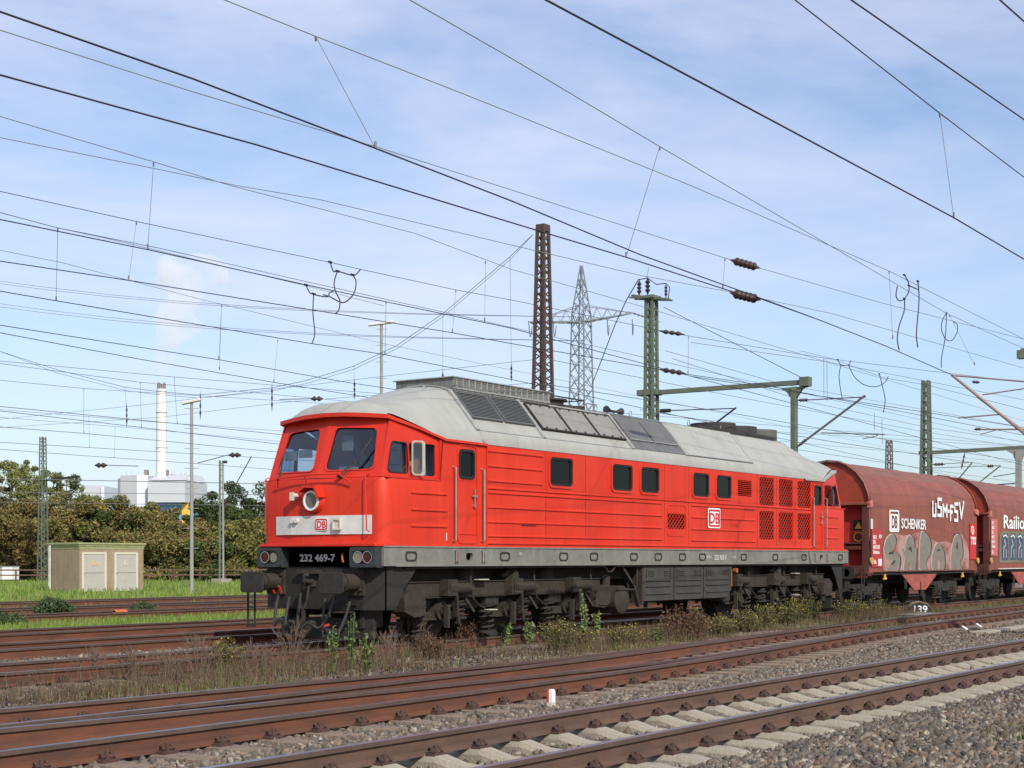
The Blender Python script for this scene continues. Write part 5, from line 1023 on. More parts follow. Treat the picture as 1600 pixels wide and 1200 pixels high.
WIRES=[('heavy contact wire and thin carrier wire high over the nearest track, crossing the top right', [('contact_wire', 'wire', 0.009, [(-39.55, -8.66, 5.5), (-9.56, -9.4, 5.5), (-1.03, -9.61, 5.5), (1.96, -9.6, 5.5), (61.96, -9.4, 5.5)]), ('messenger_wire', 'wire', 0.007, [(-34.81, -9.65, 7.0), (-4.81, -9.25, 7.0), (-0.27, -9.19, 7.0), (3.51, -9.17, 7.0), (63.51, -8.85, 7.0)]), ('dropper', 'wirel', 0.004, [(-0.27, -9.19, 7.0), (-0.99, -9.6, 5.5)])]), ('single dark wire at the top right corner, right of the heavy contact wire', [('feeder_wire', 'wire', 0.009, [(-34.45, -8.12, 7.0), (-4.49, -9.71, 7.0), (0.6, -9.98, 7.0), (60.52, -13.16, 7.0)])]), ('short dark wire cutting the extreme top right corner', [('feeder_wire', 'wire', 0.009, [(-33.63, -9.73, 7.0), (-3.65, -10.93, 7.0), (-2.9, -10.96, 7.0), (57.05, -13.36, 7.0)])]), ('uppermost contact wire on the left, hung from the wire that leaves at the top edge', [('contact_wire', 'wire', 0.009, [(-41.67, -5.46, 5.5), (-11.67, -5.93, 5.5), (-9.77, -5.96, 5.5), (-7.24, -5.86, 5.5), (-4.69, -5.74, 5.5), (-1.25, -5.46, 5.5), (2.99, -5.35, 5.5), (5.23, -5.27, 5.5), (8.9, -5.08, 5.5), (14.17, -4.66, 5.5)]), ('messenger_wire', 'wireg', 0.006, [(-38.01, -3.41, 7.0), (-8.03, -4.57, 7.0), (-6.74, -4.62, 7.0), (-4.68, -4.73, 7.0), (-3.3, -4.79, 7.0), (1.19, -4.94, 7.0), (9.28, -5.01, 7.0), (19.83, -4.62, 7.0), (79.79, -2.4, 7.0)]), ('dropper', 'wirel', 0.004, [(-6.74, -4.62, 7.0), (-7.24, -5.86, 5.5)]), ('dropper', 'wirel', 0.004, [(9.27, -5.0, 7.0), (8.08, -5.51, 5.5)]), ('jumper_cable', 'wire', 0.011, [(10.11, -5.0, 7.06), (10.33, -5.0, 6.96), (10.37, -5.0, 6.78), (10.11, -5.0, 6.59), (9.82, -5.0, 6.51), (9.65, -5.0, 6.58), (9.72, -5.0, 6.78)]), ('jumper_cable', 'wire', 0.011, [(10.11, -5.0, 6.59), (10.11, -5.0, 6.36), (9.82, -5.0, 6.01), (9.72, -5.0, 5.74), (9.82, -5.0, 5.53)]), ('jumper_cable', 'wire', 0.011, [(9.75, -5.4, 6.84), (9.82, -5.4, 6.47), (9.67, -5.4, 5.83), (9.75, -5.4, 5.55)]), ('jumper_cable', 'wire', 0.011, [(10.37, -5.0, 6.89), (10.89, -5.0, 6.89)])]), ('contact wire with the large ribbed insulator, second from the top on the left', [('contact_wire', 'wire', 0.009, [(-40.61, -1.66, 5.5), (-10.76, -4.7, 5.5), (-8.01, -4.98, 5.5), (-3.78, -5.12, 5.5), (-1.21, -5.22, 5.5), (2.03, -5.25, 5.5)]), ('contact_wire', 'wire', 0.009, [(2.57, -5.34, 5.5), (5.23, -5.27, 5.5)]), ('messenger_wire', 'wireg', 0.006, [(-36.9, -8.32, 7.0), (-6.98, -6.09, 7.0), (-4.97, -5.94, 7.0), (-0.93, -5.58, 7.0), (5.44, -5.06, 7.0), (14.83, -4.3, 7.0), (21.59, -4.13, 7.0), (81.57, -2.62, 7.0)]), ('dropper', 'wirel', 0.004, [(-0.93, -5.58, 7.0), (-1.21, -5.22, 5.5)]), ('dropper', 'wirel', 0.004, [(15.04, -4.29, 7.0), (12.68, -5.59, 5.5)])]), ('pale green carrier wire with the second ribbed insulator', [('carrier_wire', 'wireg', 0.006, [(-38.72, -0.51, 7.0), (-8.76, -2.01, 7.0), (-6.17, -2.14, 7.0), (-3.06, -2.42, 7.0), (-0.1, -2.59, 7.0), (3.45, -2.79, 7.0), (6.68, -2.98, 7.0)]), ('carrier_wire', 'wireg', 0.006, [(7.41, -3.06, 7.0), (12.7, -3.6, 7.0), (19.83, -4.62, 7.0), (79.23, -13.12, 7.0)]), ('insulator', 'insul', 0.08, [(6.68, -2.98, 7.0), (7.41, -3.06, 7.0)]), ('dropper', 'wirel', 0.004, [(6.36, -2.93, 7.0), (1.69, -5.22, 5.5)]), ('insulator', 'insul', 0.075, [(2.13, -5.2, 5.5), (2.73, -5.27, 5.5)])]), ('contact wire over the locomotive track, hung from the upper pale green wire at left', [('contact_wire', 'wire', 0.0075, [(-37.36, 1.46, 5.5), (-7.4, -0.17, 5.5), (-5.2, -0.29, 5.5), (-2.15, -0.29, 5.5), (1.06, -0.38, 5.5), (3.02, -0.44, 5.5), (10.98, 0.19, 5.5), (70.79, 4.92, 5.5)]), ('messenger_wire', 'wireg', 0.006, [(-36.82, 0.01, 7.0), (-6.83, 0.59, 7.0), (-4.26, 0.64, 7.0), (-2.7, 0.71, 7.0), (1.45, 0.47, 7.0), (4.98, 0.91, 7.0), (9.98, 0.93, 7.0), (13.2, 1.01, 7.0), (73.18, 2.5, 7.0)]), ('messenger_wire', 'wireg', 0.005, [(-34.99, -0.64, 6.4), (-5.19, 2.82, 6.4), (-4.07, 2.95, 6.4), (-3.19, 2.92, 6.4), (1.61, 3.11, 6.4), (4.05, 3.31, 6.4)]), ('dropper', 'wirel', 0.004, [(-4.24, 0.67, 7.0), (-5.23, -0.32, 5.5)]), ('dropper', 'wirel', 0.004, [(4.04, 0.86, 7.0), (2.17, -0.46, 5.5)])]), ('pale green wire crossing the upper carrier wire at the left', [('carrier_wire', 'wireg', 0.006, [(-35.99, 7.23, 6.8), (-6.69, 0.79, 6.8), (-4.55, 0.32, 6.8), (-3.22, 0.06, 6.8), (-1.91, -0.36, 6.8), (2.37, -0.89, 6.8), (5.97, -1.35, 6.8), (8.52, -1.97, 6.8), (12.2, -2.62, 6.8), (24.04, -3.44, 6.8), (83.9, -7.59, 6.8)])]), ('pair of wires ending in the upper small brown insulator beside the green lattice mast', [('contact_wire', 'wire', 0.0075, [(-35.36, 7.25, 5.5), (-5.83, 1.95, 5.5), (-3.88, 1.6, 5.5), (0.06, 1.08, 5.5), (2.84, 0.73, 5.5), (4.57, 0.62, 5.5), (9.49, 0.18, 5.5)]), ('contact_wire', 'wire', 0.0075, [(10.47, 0.11, 5.5), (13.64, -0.44, 5.5), (18.15, -0.69, 5.5), (31.27, -1.43, 5.5), (91.17, -4.81, 5.5)]), ('messenger_wire', 'wire', 0.006, [(-34.38, 5.49, 7.0), (-4.43, 3.84, 7.0), (-1.89, 3.7, 7.0), (2.49, 3.33, 7.0), (3.26, 3.3, 7.0), (6.12, 3.1, 7.0), (7.79, 2.83, 7.0), (13.43, 2.26, 7.0)]), ('messenger_wire', 'wire', 0.006, [(14.24, 2.18, 7.0), (20.4, 0.94, 7.0), (25.55, -0.77, 7.0), (29.16, -2.02, 7.0), (85.86, -21.65, 7.0)]), ('insulator', 'insul', 0.06, [(13.53, 2.3, 7.0), (14.14, 2.13, 7.0)]), ('insulator', 'insul', 0.06, [(9.63, 0.16, 5.5), (10.35, 0.08, 5.5)]), ('dropper', 'wirel', 0.004, [(-1.86, 3.73, 7.0), (-3.88, 1.6, 5.5)]), ('dropper', 'wirel', 0.004, [(6.12, 3.1, 7.0), (2.84, 0.73, 5.5)]), ('dropper', 'wirel', 0.006, [(14.63, 2.18, 7.0), (10.53, 0.03, 5.5)]), ('jumper_cable', 'wire', 0.011, [(-0.15, 1.0, 6.31), (-0.07, 1.0, 6.17), (0.03, 1.0, 6.19), (0.4, 1.0, 6.18), (0.51, 1.0, 6.22), (0.61, 1.0, 6.31)]), ('jumper_cable', 'wire', 0.011, [(0.03, 1.0, 6.19), (-0.05, 1.0, 6.0), (-0.02, 1.0, 5.85), (0.09, 1.0, 5.71), (0.06, 1.0, 5.55), (-0.02, 1.0, 5.48)]), ('jumper_cable', 'wire', 0.011, [(0.41, 1.0, 6.19), (0.5, 1.0, 6.09), (0.45, 1.0, 5.89), (0.25, 1.0, 5.72), (0.09, 1.0, 5.69), (-0.16, 1.0, 5.74), (-0.32, 1.0, 5.75)])]), ('contact wire with the looped jumper cable left of the lamp post', [('contact_wire', 'wire', 0.0075, [(-34.39, 4.18, 5.5), (-4.39, 3.89, 5.5), (-3.36, 3.88, 5.5), (-2.99, 3.87, 5.5), (2.43, 3.73, 5.5), (4.25, 3.56, 5.5), (9.2, 3.81, 5.5), (12.47, 4.14, 5.5), (72.17, 10.16, 5.5)]), ('messenger_wire', 'wire', 0.005, [(-35.25, -1.1, 6.3), (-5.46, 2.45, 6.3), (-4.37, 2.58, 6.3), (-2.52, 2.44, 6.3), (0.87, 2.46, 6.3), (4.75, 2.43, 6.3), (8.42, 2.43, 6.3), (68.42, 2.43, 6.3)]), ('dropper', 'wirel', 0.004, [(-4.34, 2.61, 6.3), (-3.36, 3.88, 5.5)]), ('dropper', 'wirel', 0.004, [(3.23, 2.59, 6.3), (4.37, 3.55, 5.5)]), ('jumper_cable', 'wire', 0.011, [(1.02, 2.6, 6.28), (1.1, 2.6, 6.17), (1.22, 2.6, 6.14), (1.58, 2.6, 6.15), (1.64, 2.6, 6.23), (1.75, 2.6, 6.28)]), ('jumper_cable', 'wire', 0.011, [(1.22, 2.6, 6.15), (1.2, 2.6, 5.8), (1.25, 2.6, 5.46), (1.18, 2.6, 5.27)])]), ('wires behind the cab roof, hung on the dropper right of the smoke plume', [('contact_wire', 'wire', 0.0075, [(-32.31, 5.91, 5.5), (-2.32, 6.69, 5.5), (3.04, 6.83, 5.5), (7.44, 7.24, 5.5), (9.82, 7.25, 5.5), (69.82, 7.5, 5.5)]), ('messenger_wire', 'wirel', 0.005, [(-31.72, 7.5, 7.0), (-1.72, 7.5, 7.0), (-0.3, 7.5, 7.0), (3.95, 8.28, 7.0), (4.58, 8.35, 7.0), (11.26, 9.24, 7.0), (16.51, 9.51, 7.0), (76.43, 12.59, 7.0)]), ('dropper', 'wirel', 0.004, [(4.65, 8.39, 7.0), (3.04, 6.83, 5.5)]), ('dropper', 'wirel', 0.004, [(9.2, 11.03, 7.0), (6.5, 8.59, 5.5)])]), ('thin wire passing above the chimney top', [('contact_wire', 'wire', 0.0075, [(-31.32, 2.27, 5.5), (-1.77, 7.43, 5.5), (1.95, 8.08, 5.5), (6.48, 8.63, 5.5), (10.94, 8.97, 5.5), (70.77, 13.53, 5.5)]), ('dropper', 'wirel', 0.004, [(4.65, 8.39, 7.0), (4.22, 8.02, 5.5)])]), ('far overhead line crossing the chimney, highest of the thin pairs', [('contact_wire', 'wirel', 0.01, [(-23.62, 18.82, 5.5), (6.38, 18.43, 5.5), (12.59, 18.35, 5.5), (16.66, 18.49, 5.5), (76.62, 20.55, 5.5)]), ('messenger_wire', 'wirel', 0.008, [(-21.47, 27.09, 7.0), (7.75, 20.28, 7.0), (13.07, 19.04, 7.0), (16.2, 18.05, 7.0), (73.41, -0.04, 7.0)]), ('dropper', 'wirel', 0.006, [(13.2, 19.14, 7.0), (12.59, 18.35, 5.5)])]), ('far overhead line crossing the chimney, middle of the thin pairs', [('contact_wire', 'wirel', 0.01, [(-22.6, 15.42, 5.5), (7.13, 19.45, 5.5), (12.89, 20.23, 5.5), (19.58, 21.29, 5.5), (78.84, 30.68, 5.5)]), ('messenger_wire', 'wirel', 0.008, [(-21.89, 19.66, 7.0), (8.09, 20.74, 7.0), (13.38, 20.93, 7.0), (17.18, 20.15, 7.0), (75.95, 8.09, 7.0)]), ('dropper', 'wirel', 0.006, [(13.52, 21.03, 7.0), (12.88, 20.25, 5.5)])]), ('far overhead line crossing the chimney above the plant roof', [('contact_wire', 'wirel', 0.01, [(-19.65, 26.04, 5.5), (10.26, 23.66, 5.5), (13.27, 23.42, 5.5), (22.53, 24.12, 5.5), (82.36, 28.64, 5.5)]), ('messenger_wire', 'wirel', 0.008, [(-19.24, 27.4, 7.0), (10.58, 24.1, 7.0), (13.56, 23.77, 7.0), (17.82, 22.0, 7.0), (73.23, -1.02, 7.0)]), ('dropper', 'wirel', 0.006, [(13.56, 23.77, 7.0), (13.27, 23.42, 5.5)])]), ('far overhead line just above the plant roof', [('contact_wire', 'wirel', 0.01, [(-15.52, 33.83, 5.5), (14.06, 28.8, 5.5), (25.41, 26.87, 5.5), (84.56, 16.81, 5.5)]), ('messenger_wire', 'wirel', 0.008, [(-13.39, 35.93, 7.0), (16.34, 31.88, 7.0), (23.32, 30.93, 7.0), (28.49, 29.82, 7.0), (87.15, 17.23, 7.0)]), ('dropper', 'wirel', 0.006, [(19.87, 31.14, 7.0), (17.41, 28.14, 5.5)])]), ('far overhead line in front of the plant roof', [('contact_wire', 'wirel', 0.01, [(-13.81, 30.3, 5.5), (16.16, 31.63, 5.5), (20.21, 31.81, 5.5), (25.47, 31.74, 5.5), (30.75, 31.99, 5.5), (90.68, 34.83, 5.5)]), ('messenger_wire', 'wirel', 0.008, [(-11.61, 37.4, 7.0), (18.24, 34.44, 7.0), (24.19, 33.85, 7.0), (32.56, 33.72, 7.0), (92.55, 32.79, 7.0)]), ('dropper', 'wirel', 0.006, [(23.88, 34.3, 7.0), (21.88, 32.01, 5.5)])]), ('thin pale wires strung low across the treetops', [('contact_wire', 'wirel', 0.02, [(24.63, 93.45, 5.5), (48.88, 75.79, 5.5), (64.55, 64.38, 5.5), (113.05, 29.06, 5.5)]), ('contact_wire', 'wirel', 0.02, [(16.41, 82.09, 5.5), (38.52, 61.81, 5.5), (50.45, 50.87, 5.5), (94.67, 10.32, 5.5)]), ('contact_wire', 'wirel', 0.02, [(3.93, 65.45, 5.5), (28.94, 48.88, 5.5), (40.43, 41.27, 5.5), (90.45, 8.14, 5.5)])]), ('bundle of thin wires running to the far right behind the green portal', [('contact_wire', 'wire', 0.008, [(10.98, 0.19, 5.5), (16.63, -0.63, 5.5), (28.35, -2.24, 5.5), (87.79, -10.41, 5.5)]), ('contact_wire', 'wirel', 0.01, [(16.79, 4.8, 5.5), (30.22, 4.81, 5.5), (51.12, 4.1, 5.5), (111.09, 2.06, 5.5)]), ('messenger_wire', 'wirel', 0.007, [(16.53, 3.87, 7.0), (25.3, 4.5, 7.0), (45.69, 2.59, 7.0), (105.43, -3.01, 7.0)]), ('messenger_wire', 'wirel', 0.007, [(15.55, 2.59, 7.0), (21.03, 1.21, 7.0), (34.55, -0.52, 7.0), (94.06, -8.14, 7.0)]), ('contact_wire', 'wirel', 0.009, [(10.34, 3.69, 5.5), (18.97, 3.18, 5.5), (32.57, 2.92, 5.5), (45.12, 2.43, 5.5), (105.07, 0.09, 5.5)]), ('messenger_wire', 'wirel', 0.008, [(15.97, 7.38, 7.0), (27.9, 7.34, 7.0), (44.31, 6.82, 7.0), (57.57, 5.9, 7.0), (117.43, 1.75, 7.0)]), ('messenger_wire', 'wirel', 0.008, [(17.98, 4.46, 7.0), (30.11, 5.95, 7.0), (43.39, 5.94, 7.0), (53.41, 4.74, 7.0), (112.98, -2.39, 7.0)])]), ('stay wire from the green lattice mast top to the portal beam end', [('stay_wire', 'wire', 0.012, [(28.7, 10.59, 10.5), (28.8, 5.33, 7.61)])]), ('dark cable sagging from the top of the green lattice mast to the pylon', [('cable', 'wire', 0.02, [(28.7, 11.62, 11.62), (30.5, 13.2, 11.24), (33.0, 15.19, 10.77), (37.0, 18.36, 9.75), (40.0, 20.52, 9.48)])]), ('sagging double span wire tied to the top of the dark rusty mast', [('span_wire', 'wire', 0.013, [(35.7, 20.91, 15.65), (35.7, 22.14, 14.81), (35.7, 23.99, 13.73), (35.7, 25.87, 12.64), (35.7, 28.56, 11.4), (35.7, 31.19, 10.63), (35.7, 34.17, 10.16), (35.7, 36.52, 9.94), (35.7, 41.71, 9.91), (35.7, 45.08, 10.33), (35.7, 47.33, 10.68), (35.7, 52.89, 12.01), (35.7, 58.0, 13.45)]), ('span_wire', 'wire', 0.01, [(35.7, 20.91, 15.65), (35.7, 22.14, 14.67), (35.7, 23.99, 13.59), (35.7, 25.87, 12.49), (35.7, 28.56, 11.25), (35.7, 31.19, 10.48), (35.7, 34.17, 10.01), (35.7, 36.52, 9.78), (35.7, 41.71, 9.75), (35.7, 45.08, 10.16), (35.7, 47.33, 10.51), (35.7, 52.89, 11.83), (35.7, 58.0, 13.45)]), ('dropper', 'wirel', 0.008, [(35.7, 22.14, 14.81), (35.7, 22.07, 9.96)]), ('insulator', 'insul2', 0.05, [(35.7, 22.07, 9.96), (35.7, 22.07, 9.4)]), ('dropper', 'wirel', 0.008, [(35.7, 25.87, 12.64), (35.7, 25.87, 9.92)]), ('insulator', 'insul2', 0.05, [(35.7, 25.87, 9.92), (35.7, 25.87, 9.34)]), ('dropper', 'wirel', 0.008, [(35.7, 31.19, 10.63), (35.7, 31.15, 9.87)]), ('insulator', 'insul2', 0.05, [(35.7, 31.15, 9.87), (35.7, 31.15, 9.16)]), ('insulator', 'insul2', 0.05, [(35.7, 36.52, 9.94), (35.7, 36.52, 8.95)]), ('insulator', 'insul2', 0.05, [(35.7, 41.57, 9.87), (35.7, 41.57, 8.82)]), ('dropper', 'wirel', 0.008, [(35.7, 47.33, 10.68), (35.7, 47.18, 9.6)]), ('insulator', 'insul2', 0.05, [(35.7, 47.18, 9.6), (35.7, 47.18, 8.71)]), ('cross_wire', 'wirel', 0.01, [(35.7, 58.0, 9.52), (35.7, 46.07, 9.64), (35.7, 36.73, 9.86), (35.7, 29.33, 10.02), (35.7, 20.84, 10.16)]), ('cross_wire', 'wirel', 0.01, [(35.7, 58.0, 9.04), (35.7, 44.59, 8.91), (35.7, 35.44, 9.18), (35.7, 20.68, 9.14)])]), ('crossing wires with the looped jumper cable right of the green portal', [('messenger_wire', 'wire', 0.008, [(45.0, 12.45, 10.95), (45.0, 10.84, 10.45), (45.0, 8.51, 9.45), (45.0, 6.49, 8.98), (45.0, 2.4, 7.69)]), ('jumper_cable', 'wire', 0.018, [(45.0, 10.63, 10.41), (45.0, 10.48, 10.16), (45.0, 10.12, 10.11), (45.0, 10.03, 10.33)]), ('jumper_cable', 'wire', 0.018, [(45.0, 10.48, 10.16), (45.0, 10.57, 9.59), (45.0, 10.42, 8.63)]), ('jumper_cable', 'wire', 0.018, [(45.0, 10.12, 10.11), (45.0, 9.81, 9.54), (45.0, 9.34, 9.17), (45.0, 8.8, 9.08), (45.0, 8.42, 9.25), (45.0, 8.28, 9.49)]), ('jumper_cable', 'wire', 0.018, [(45.0, 8.69, 9.63), (45.0, 8.57, 9.17), (45.0, 8.42, 8.46), (45.0, 8.51, 7.9)]), ('jumper_cable', 'wire', 0.018, [(45.0, 5.68, 12.05), (45.0, 5.85, 11.76), (45.0, 5.9, 11.35), (45.0, 5.71, 10.92), (45.0, 5.45, 10.84), (45.0, 5.23, 11.15), (45.0, 5.2, 11.48), (45.0, 5.37, 11.63)]), ('jumper_cable', 'wire', 0.018, [(45.0, 5.68, 12.05), (45.0, 5.73, 11.06), (45.0, 5.9, 10.1), (45.0, 5.9, 9.69)]), ('dropper', 'wirel', 0.012, [(45.0, 11.3, 10.51), (45.0, 11.29, 8.83)]), ('dropper', 'wirel', 0.012, [(45.0, 11.15, 10.44), (45.0, 11.13, 8.59)]), ('dropper', 'wirel', 0.012, [(45.0, 8.92, 7.92), (45.0, 8.91, 7.12)]), ('dropper', 'wirel', 0.012, [(45.0, 8.57, 7.64), (45.0, 8.55, 6.51)])])]
M['insul2']=mat('insulator_black',(.03,.025,.025),rough=.4)
def insul(m,a,b,r,n=4):
    a=Vector(a);b=Vector(b)
    for i in range(n):
        c=a.lerp(b,(i+.5)/n); d=(b-a)/n*.5; m.cyl(c-d*.75,c,r*.6,10,r); m.cyl(c,c+d*.75,r,10,r*.6)
    e=(b-a)*.22; m.cyl(a-e,a,r*.12,6,r*.5); m.cyl(b,b+e,r*.5,6,r*.12); m.cyl(a,b,r*.45,8); return m
for lab,parts in WIRES:
    g='overhead line wires'
    o=thing('overhead_line',lab,'overhead wire')
    for nm,mt,rad,pts in parts:
        m=MB()
        if nm=='insulator': insul(m,pts[0],pts[1],rad,3 if rad<.07 else 5)
        elif nm in('dropper',):
            m.tube(pts,rad,4); b=Vector(pts[-1]); m.cyl(b-Vector((0,0,.0)),b+Vector((0,0,.07)),max(.012,rad),5); t_p=Vector(pts[0]); m.cyl(t_p,t_p-Vector((0,0,.05)),max(.012,rad),5)
        elif nm=='jumper_cable':
            P=[]
            for i in range(len(pts)-1):
                p0,p1,p2,p3=[Vector(pts[max(0,min(len(pts)-1,i+j))]) for j in (-1,0,1,2)]
                for t in (0,.25,.5,.75): P.append(.5*((2*p1)+(p2-p0)*t+(2*p0-5*p1+4*p2-p3)*t*t+(3*p1-p0-3*p2+p3)*t**3))
            P.append(Vector(pts[-1])); m.tube(P,rad,6); m.cyl(P[0]-Vector((.04,0,0)),P[0]+Vector((.04,0,0)),rad*1.8,6)
        else: m.tube(pts,rad,5)
        m.build(nm,M[mt],o,recalc=False)
# ================= MASTS =================
def lattice(par,x,y,z0,z1,w0,w1,d0,d1,leg,brace,mt,n,legw=None,diag='z'):
    cs=[(-1,-1),(1,-1),(1,1),(-1,1)]
    P=lambda c,t:Vector((x+c[0]*lerp(w0,w1,t)/2,y+c[1]*lerp(d0,d1,t)/2,lerp(z0,z1,t)))
    for c in cs: m=MB(); m.bar(P(c,0),P(c,1),leg); m.build('leg',mt,par)
    m=MB()
    for i in range(4):
        a,b=cs[i],cs[(i+1)%4]
        for k in range(n):
            t0,t1=k/n,(k+1)/n; tm=(t0+t1)/2
            if diag=='x': m.bar(P(a,t0),P(b,t1),brace).bar(P(b,t0),P(a,t1),brace)
            else: m.bar(P(a,t0),P(b,tm),brace).bar(P(b,tm),P(a,t1),brace)
    m.build('bracing',mt,par); return P
mA=thing('lattice_mast','tall dark rusty lattice mast rising behind the middle of the locomotive','mast')
lattice(mA,35.7,20.4,0,15.9,.92,.38,.90,.32,.12,.045,M['rustym'],26)
m=MB(); m.box(35.46,35.94,20.18,20.62,15.7,16.0); m.build('mast_cap',M['rustym'],mA)
mB=thing('lattice_mast','green lattice mast with a switch platform on top, left end of the portal','mast')
lattice(mB,28.7,11.1,0,10.9,.44,.30,.40,.26,.10,.035,M['greenm'],20)
m=MB(); m.bar((28.7,11.9,11.05),(28.7,10.35,10.75),.12,.08).bar((28.5,11.9,10.95),(28.5,10.35,10.75),.06).bar((28.9,11.9,10.95),(28.9,10.35,10.75),.06); m.box(28.4,29.0,10.85,11.35,10.85,10.95); m.build('platform',M['greenm'],mB)
m=MB(); insul(m,(28.7,11.60,11.1),(28.7,11.60,11.5),.09,3); insul(m,(28.7,11.25,11.1),(28.7,11.25,11.55),.10,3); insul(m,(28.7,10.5,10.9),(28.7,10.5,11.25),.06,3); m.tube([(28.7,11.6,11.6),(28.7,11.25,11.62),(28.7,10.9,11.35),(28.7,10.5,11.35),(28.7,10.35,11.2),(28.7,10.4,10.8)],.018); m.bar((28.7,11.3,11.6),(28.7,11.2,12.0),.01); m.build('switch_insulators',M['insul2'],mB)
m=MB(); m.bar((28.75,10.72,6.78),(28.75,7.85,6.70),.035).bar((28.75,7.75,6.72),(28.75,10.8,4.8),.05); m.cyl((28.75,10.75,6.78),(28.75,10.35,6.77),.07,8); m.build('cantilever_arm',M['wire'],mB)
pt=thing('portal_post','slim green steel post with cantilever, carrying the right end of the portal beam','post')
m=MB(); m.box(28.68,28.92,5.50,5.68,-.2,7.3); m.build('post',M['greenm'],pt,bevel=.01)
m=MB(); m.bar((28.75,11.6,7.45),(28.8,5.2,7.45),.17,.16); m.prism([(5.05,7.3),(6.1,7.3),(5.85,7.15),(5.7,6.95),(5.48,6.95),(5.3,7.2),(5.05,7.36)],lambda p,q,d:(28.8+d,p,q),-.08,.08); m.box(28.65,28.95,5.0,5.35,7.3,7.62); m.box(28.5,29.0,10.8,11.6,7.36,7.56); m.build('portal_beam',M['greenm'],pt,bevel=.008)
def cantilever(par,x,ym,ytip,zt=6.84,zb=5.25,s=1):
    m=MB(); m.bar((x,ym,zt),(x,ytip,zt-.03),.035); m.bar((x,ym,zb),(x,ytip+.03*s,zt+.02),.06); m.bar((x,lerp(ym,ytip,.36),lerp(zb,zt,.28)),(x,ytip-.65*s*1,5.53),.035); m.bar((x,lerp(ym,ytip,.95),5.42),(x,lerp(ym,ytip,1.15),5.50),.022); m.cyl((x,lerp(ym,ytip,1.15),5.5),(x,lerp(ym,ytip,1.17),5.58),.02,5)
    m.build('cantilever_arm',mat('arm_brown',(.12,.10,.085),rough=.6),par)
    m=MB(); d=(ytip-ym); insul(m,(x,ym+d*.04,zt),(x,ym+d*.16,zt),.065,3); insul(m,(x,ym+d*.05,zb+.08),(x,ym+d*.14,zb+.24),.065,3); m.build('arm_insulator',M['insul'],par)
cantilever(pt,28.8,5.5,3.03)
mC=thing('lattice_mast','green lattice mast behind the coil wagons with a beam to the right','mast')
lattice(mC,64.8,13.4,0,11.6,.80,.34,.6,.30,.12,.06,M['greenm'],22)
m=MB(); m.bar((64.8,13.8,7.48),(64.8,7.6,7.56),.2,.2); m.bar((64.8,10.75,6.85),(64.8,12.0,5.4),.06).bar((64.8,9.2,6.6),(64.8,10.9,5.3),.06).bar((64.8,13.2,6.8),(64.8,10.75,6.85),.035).bar((64.8,13.2,6.6),(64.8,9.2,6.62),.035); m.build('portal_beam',M['greenm'],mC)
m=MB(); insul(m,(64.8,12.9,6.8),(64.8,12.4,6.8),.1,3); insul(m,(64.8,9.9,6.6),(64.8,9.6,6.6),.1,3); insul(m,(64.8,11.2,7.3),(64.8,11.35,6.6),.06,3); m.build('arm_insulator',M['insul'],mC)
pC=thing('portal_post','grey green post at the right picture edge behind the second wagon','post')
m=MB(); m.box(64.65,64.95,8.05,8.35,-.2,7.4); m.prism([(7.6,7.45),(8.9,7.45),(8.5,7.2),(8.35,6.8),(8.05,6.8),(7.9,7.2)],lambda p,q,d:(64.8+d,p,q),-.1,.1); m.build('post',M['greyp'],pC)
m=MB(); m.bar((64.8,8.3,5.6),(64.8,11.0,5.5),.06).bar((64.8,8.1,6.2),(64.8,9.6,6.0),.04); m.build('cantilever_arm',M['wire'],pC)
mD=thing('lattice_mast','small dark lattice mast standing far behind the first wagon roof','mast')
lattice(mD,87.8,24.1,0,10.2,.8,.4,.6,.3,.07,.035,M['rustym'],16)
mE=thing('lattice_mast','weathered lattice mast with a short arm behind the left end of the hut','mast')
ex_,ey_,_=at(67,112); hE=10.6
lattice(mE,ex_,ey_,-.35,hE,.66,.33,.46,.28,.065,.028,M['greenm'],20)
m=MB(); m.bar((ex_,ey_+.4,7.3),(ex_,ey_-4.1,7.5),.16,.16); m.build('mast_arm',M['wire'],mE)
m=MB(); insul(m,(ex_,ey_-2.0,7.2),(ex_,ey_-2.0,6.7),.11,3); insul(m,(ex_,ey_-3.8,7.4),(ex_,ey_-3.8,6.8),.11,3); m.bar((ex_,ey_-2.7,7.3),(ex_,ey_-2.7,5.2),.04).bar((ex_,ey_-3.1,7.3),(ex_,ey_-3.1,5.2),.04).bar((ex_,ey_-2.2,5.1),(ex_,ey_-3.5,5.3),.06); m.build('arm_insulator',M['insul2'],mE)
mR=thing('lattice_mast','mast just outside the right edge whose pale cantilever tubes reach into the picture','mast')
lattice(mR,14.3,-7.35,-.2,6.6,.4,.3,.4,.3,.08,.03,M['greenm'],12)
m=MB()
for a,b,r_ in (((14.3,-4.58,5.54),(14.3,-7.2,3.25),.032),((14.3,-5.15,5.02),(14.3,-7.2,3.35),.030),((14.3,-4.62,5.52),(14.3,-7.2,5.12),.018),((14.3,-5.26,5.05),(14.3,-7.2,5.22),.015),((14.3,-4.72,4.57),(14.3,-5.68,4.60),.016),((14.3,-5.19,4.29),(14.3,-7.2,4.20),.018),((14.3,-5.22,4.18),(14.3,-5.6,4.27),.010)): m.cyl(a,b,r_,10)
m.build('cantilever_tube',mat('tube_tan',(.30,.22,.17),rough=.5,metal=.3),mR)
m=MB(); insul(m,(14.3,-5.10,4.30),(14.3,-5.22,4.30),.04,2); insul(m,(14.3,-5.05,5.35),(14.3,-5.18,5.33),.04,2); m.build('arm_insulator',M['insul2'],mR)
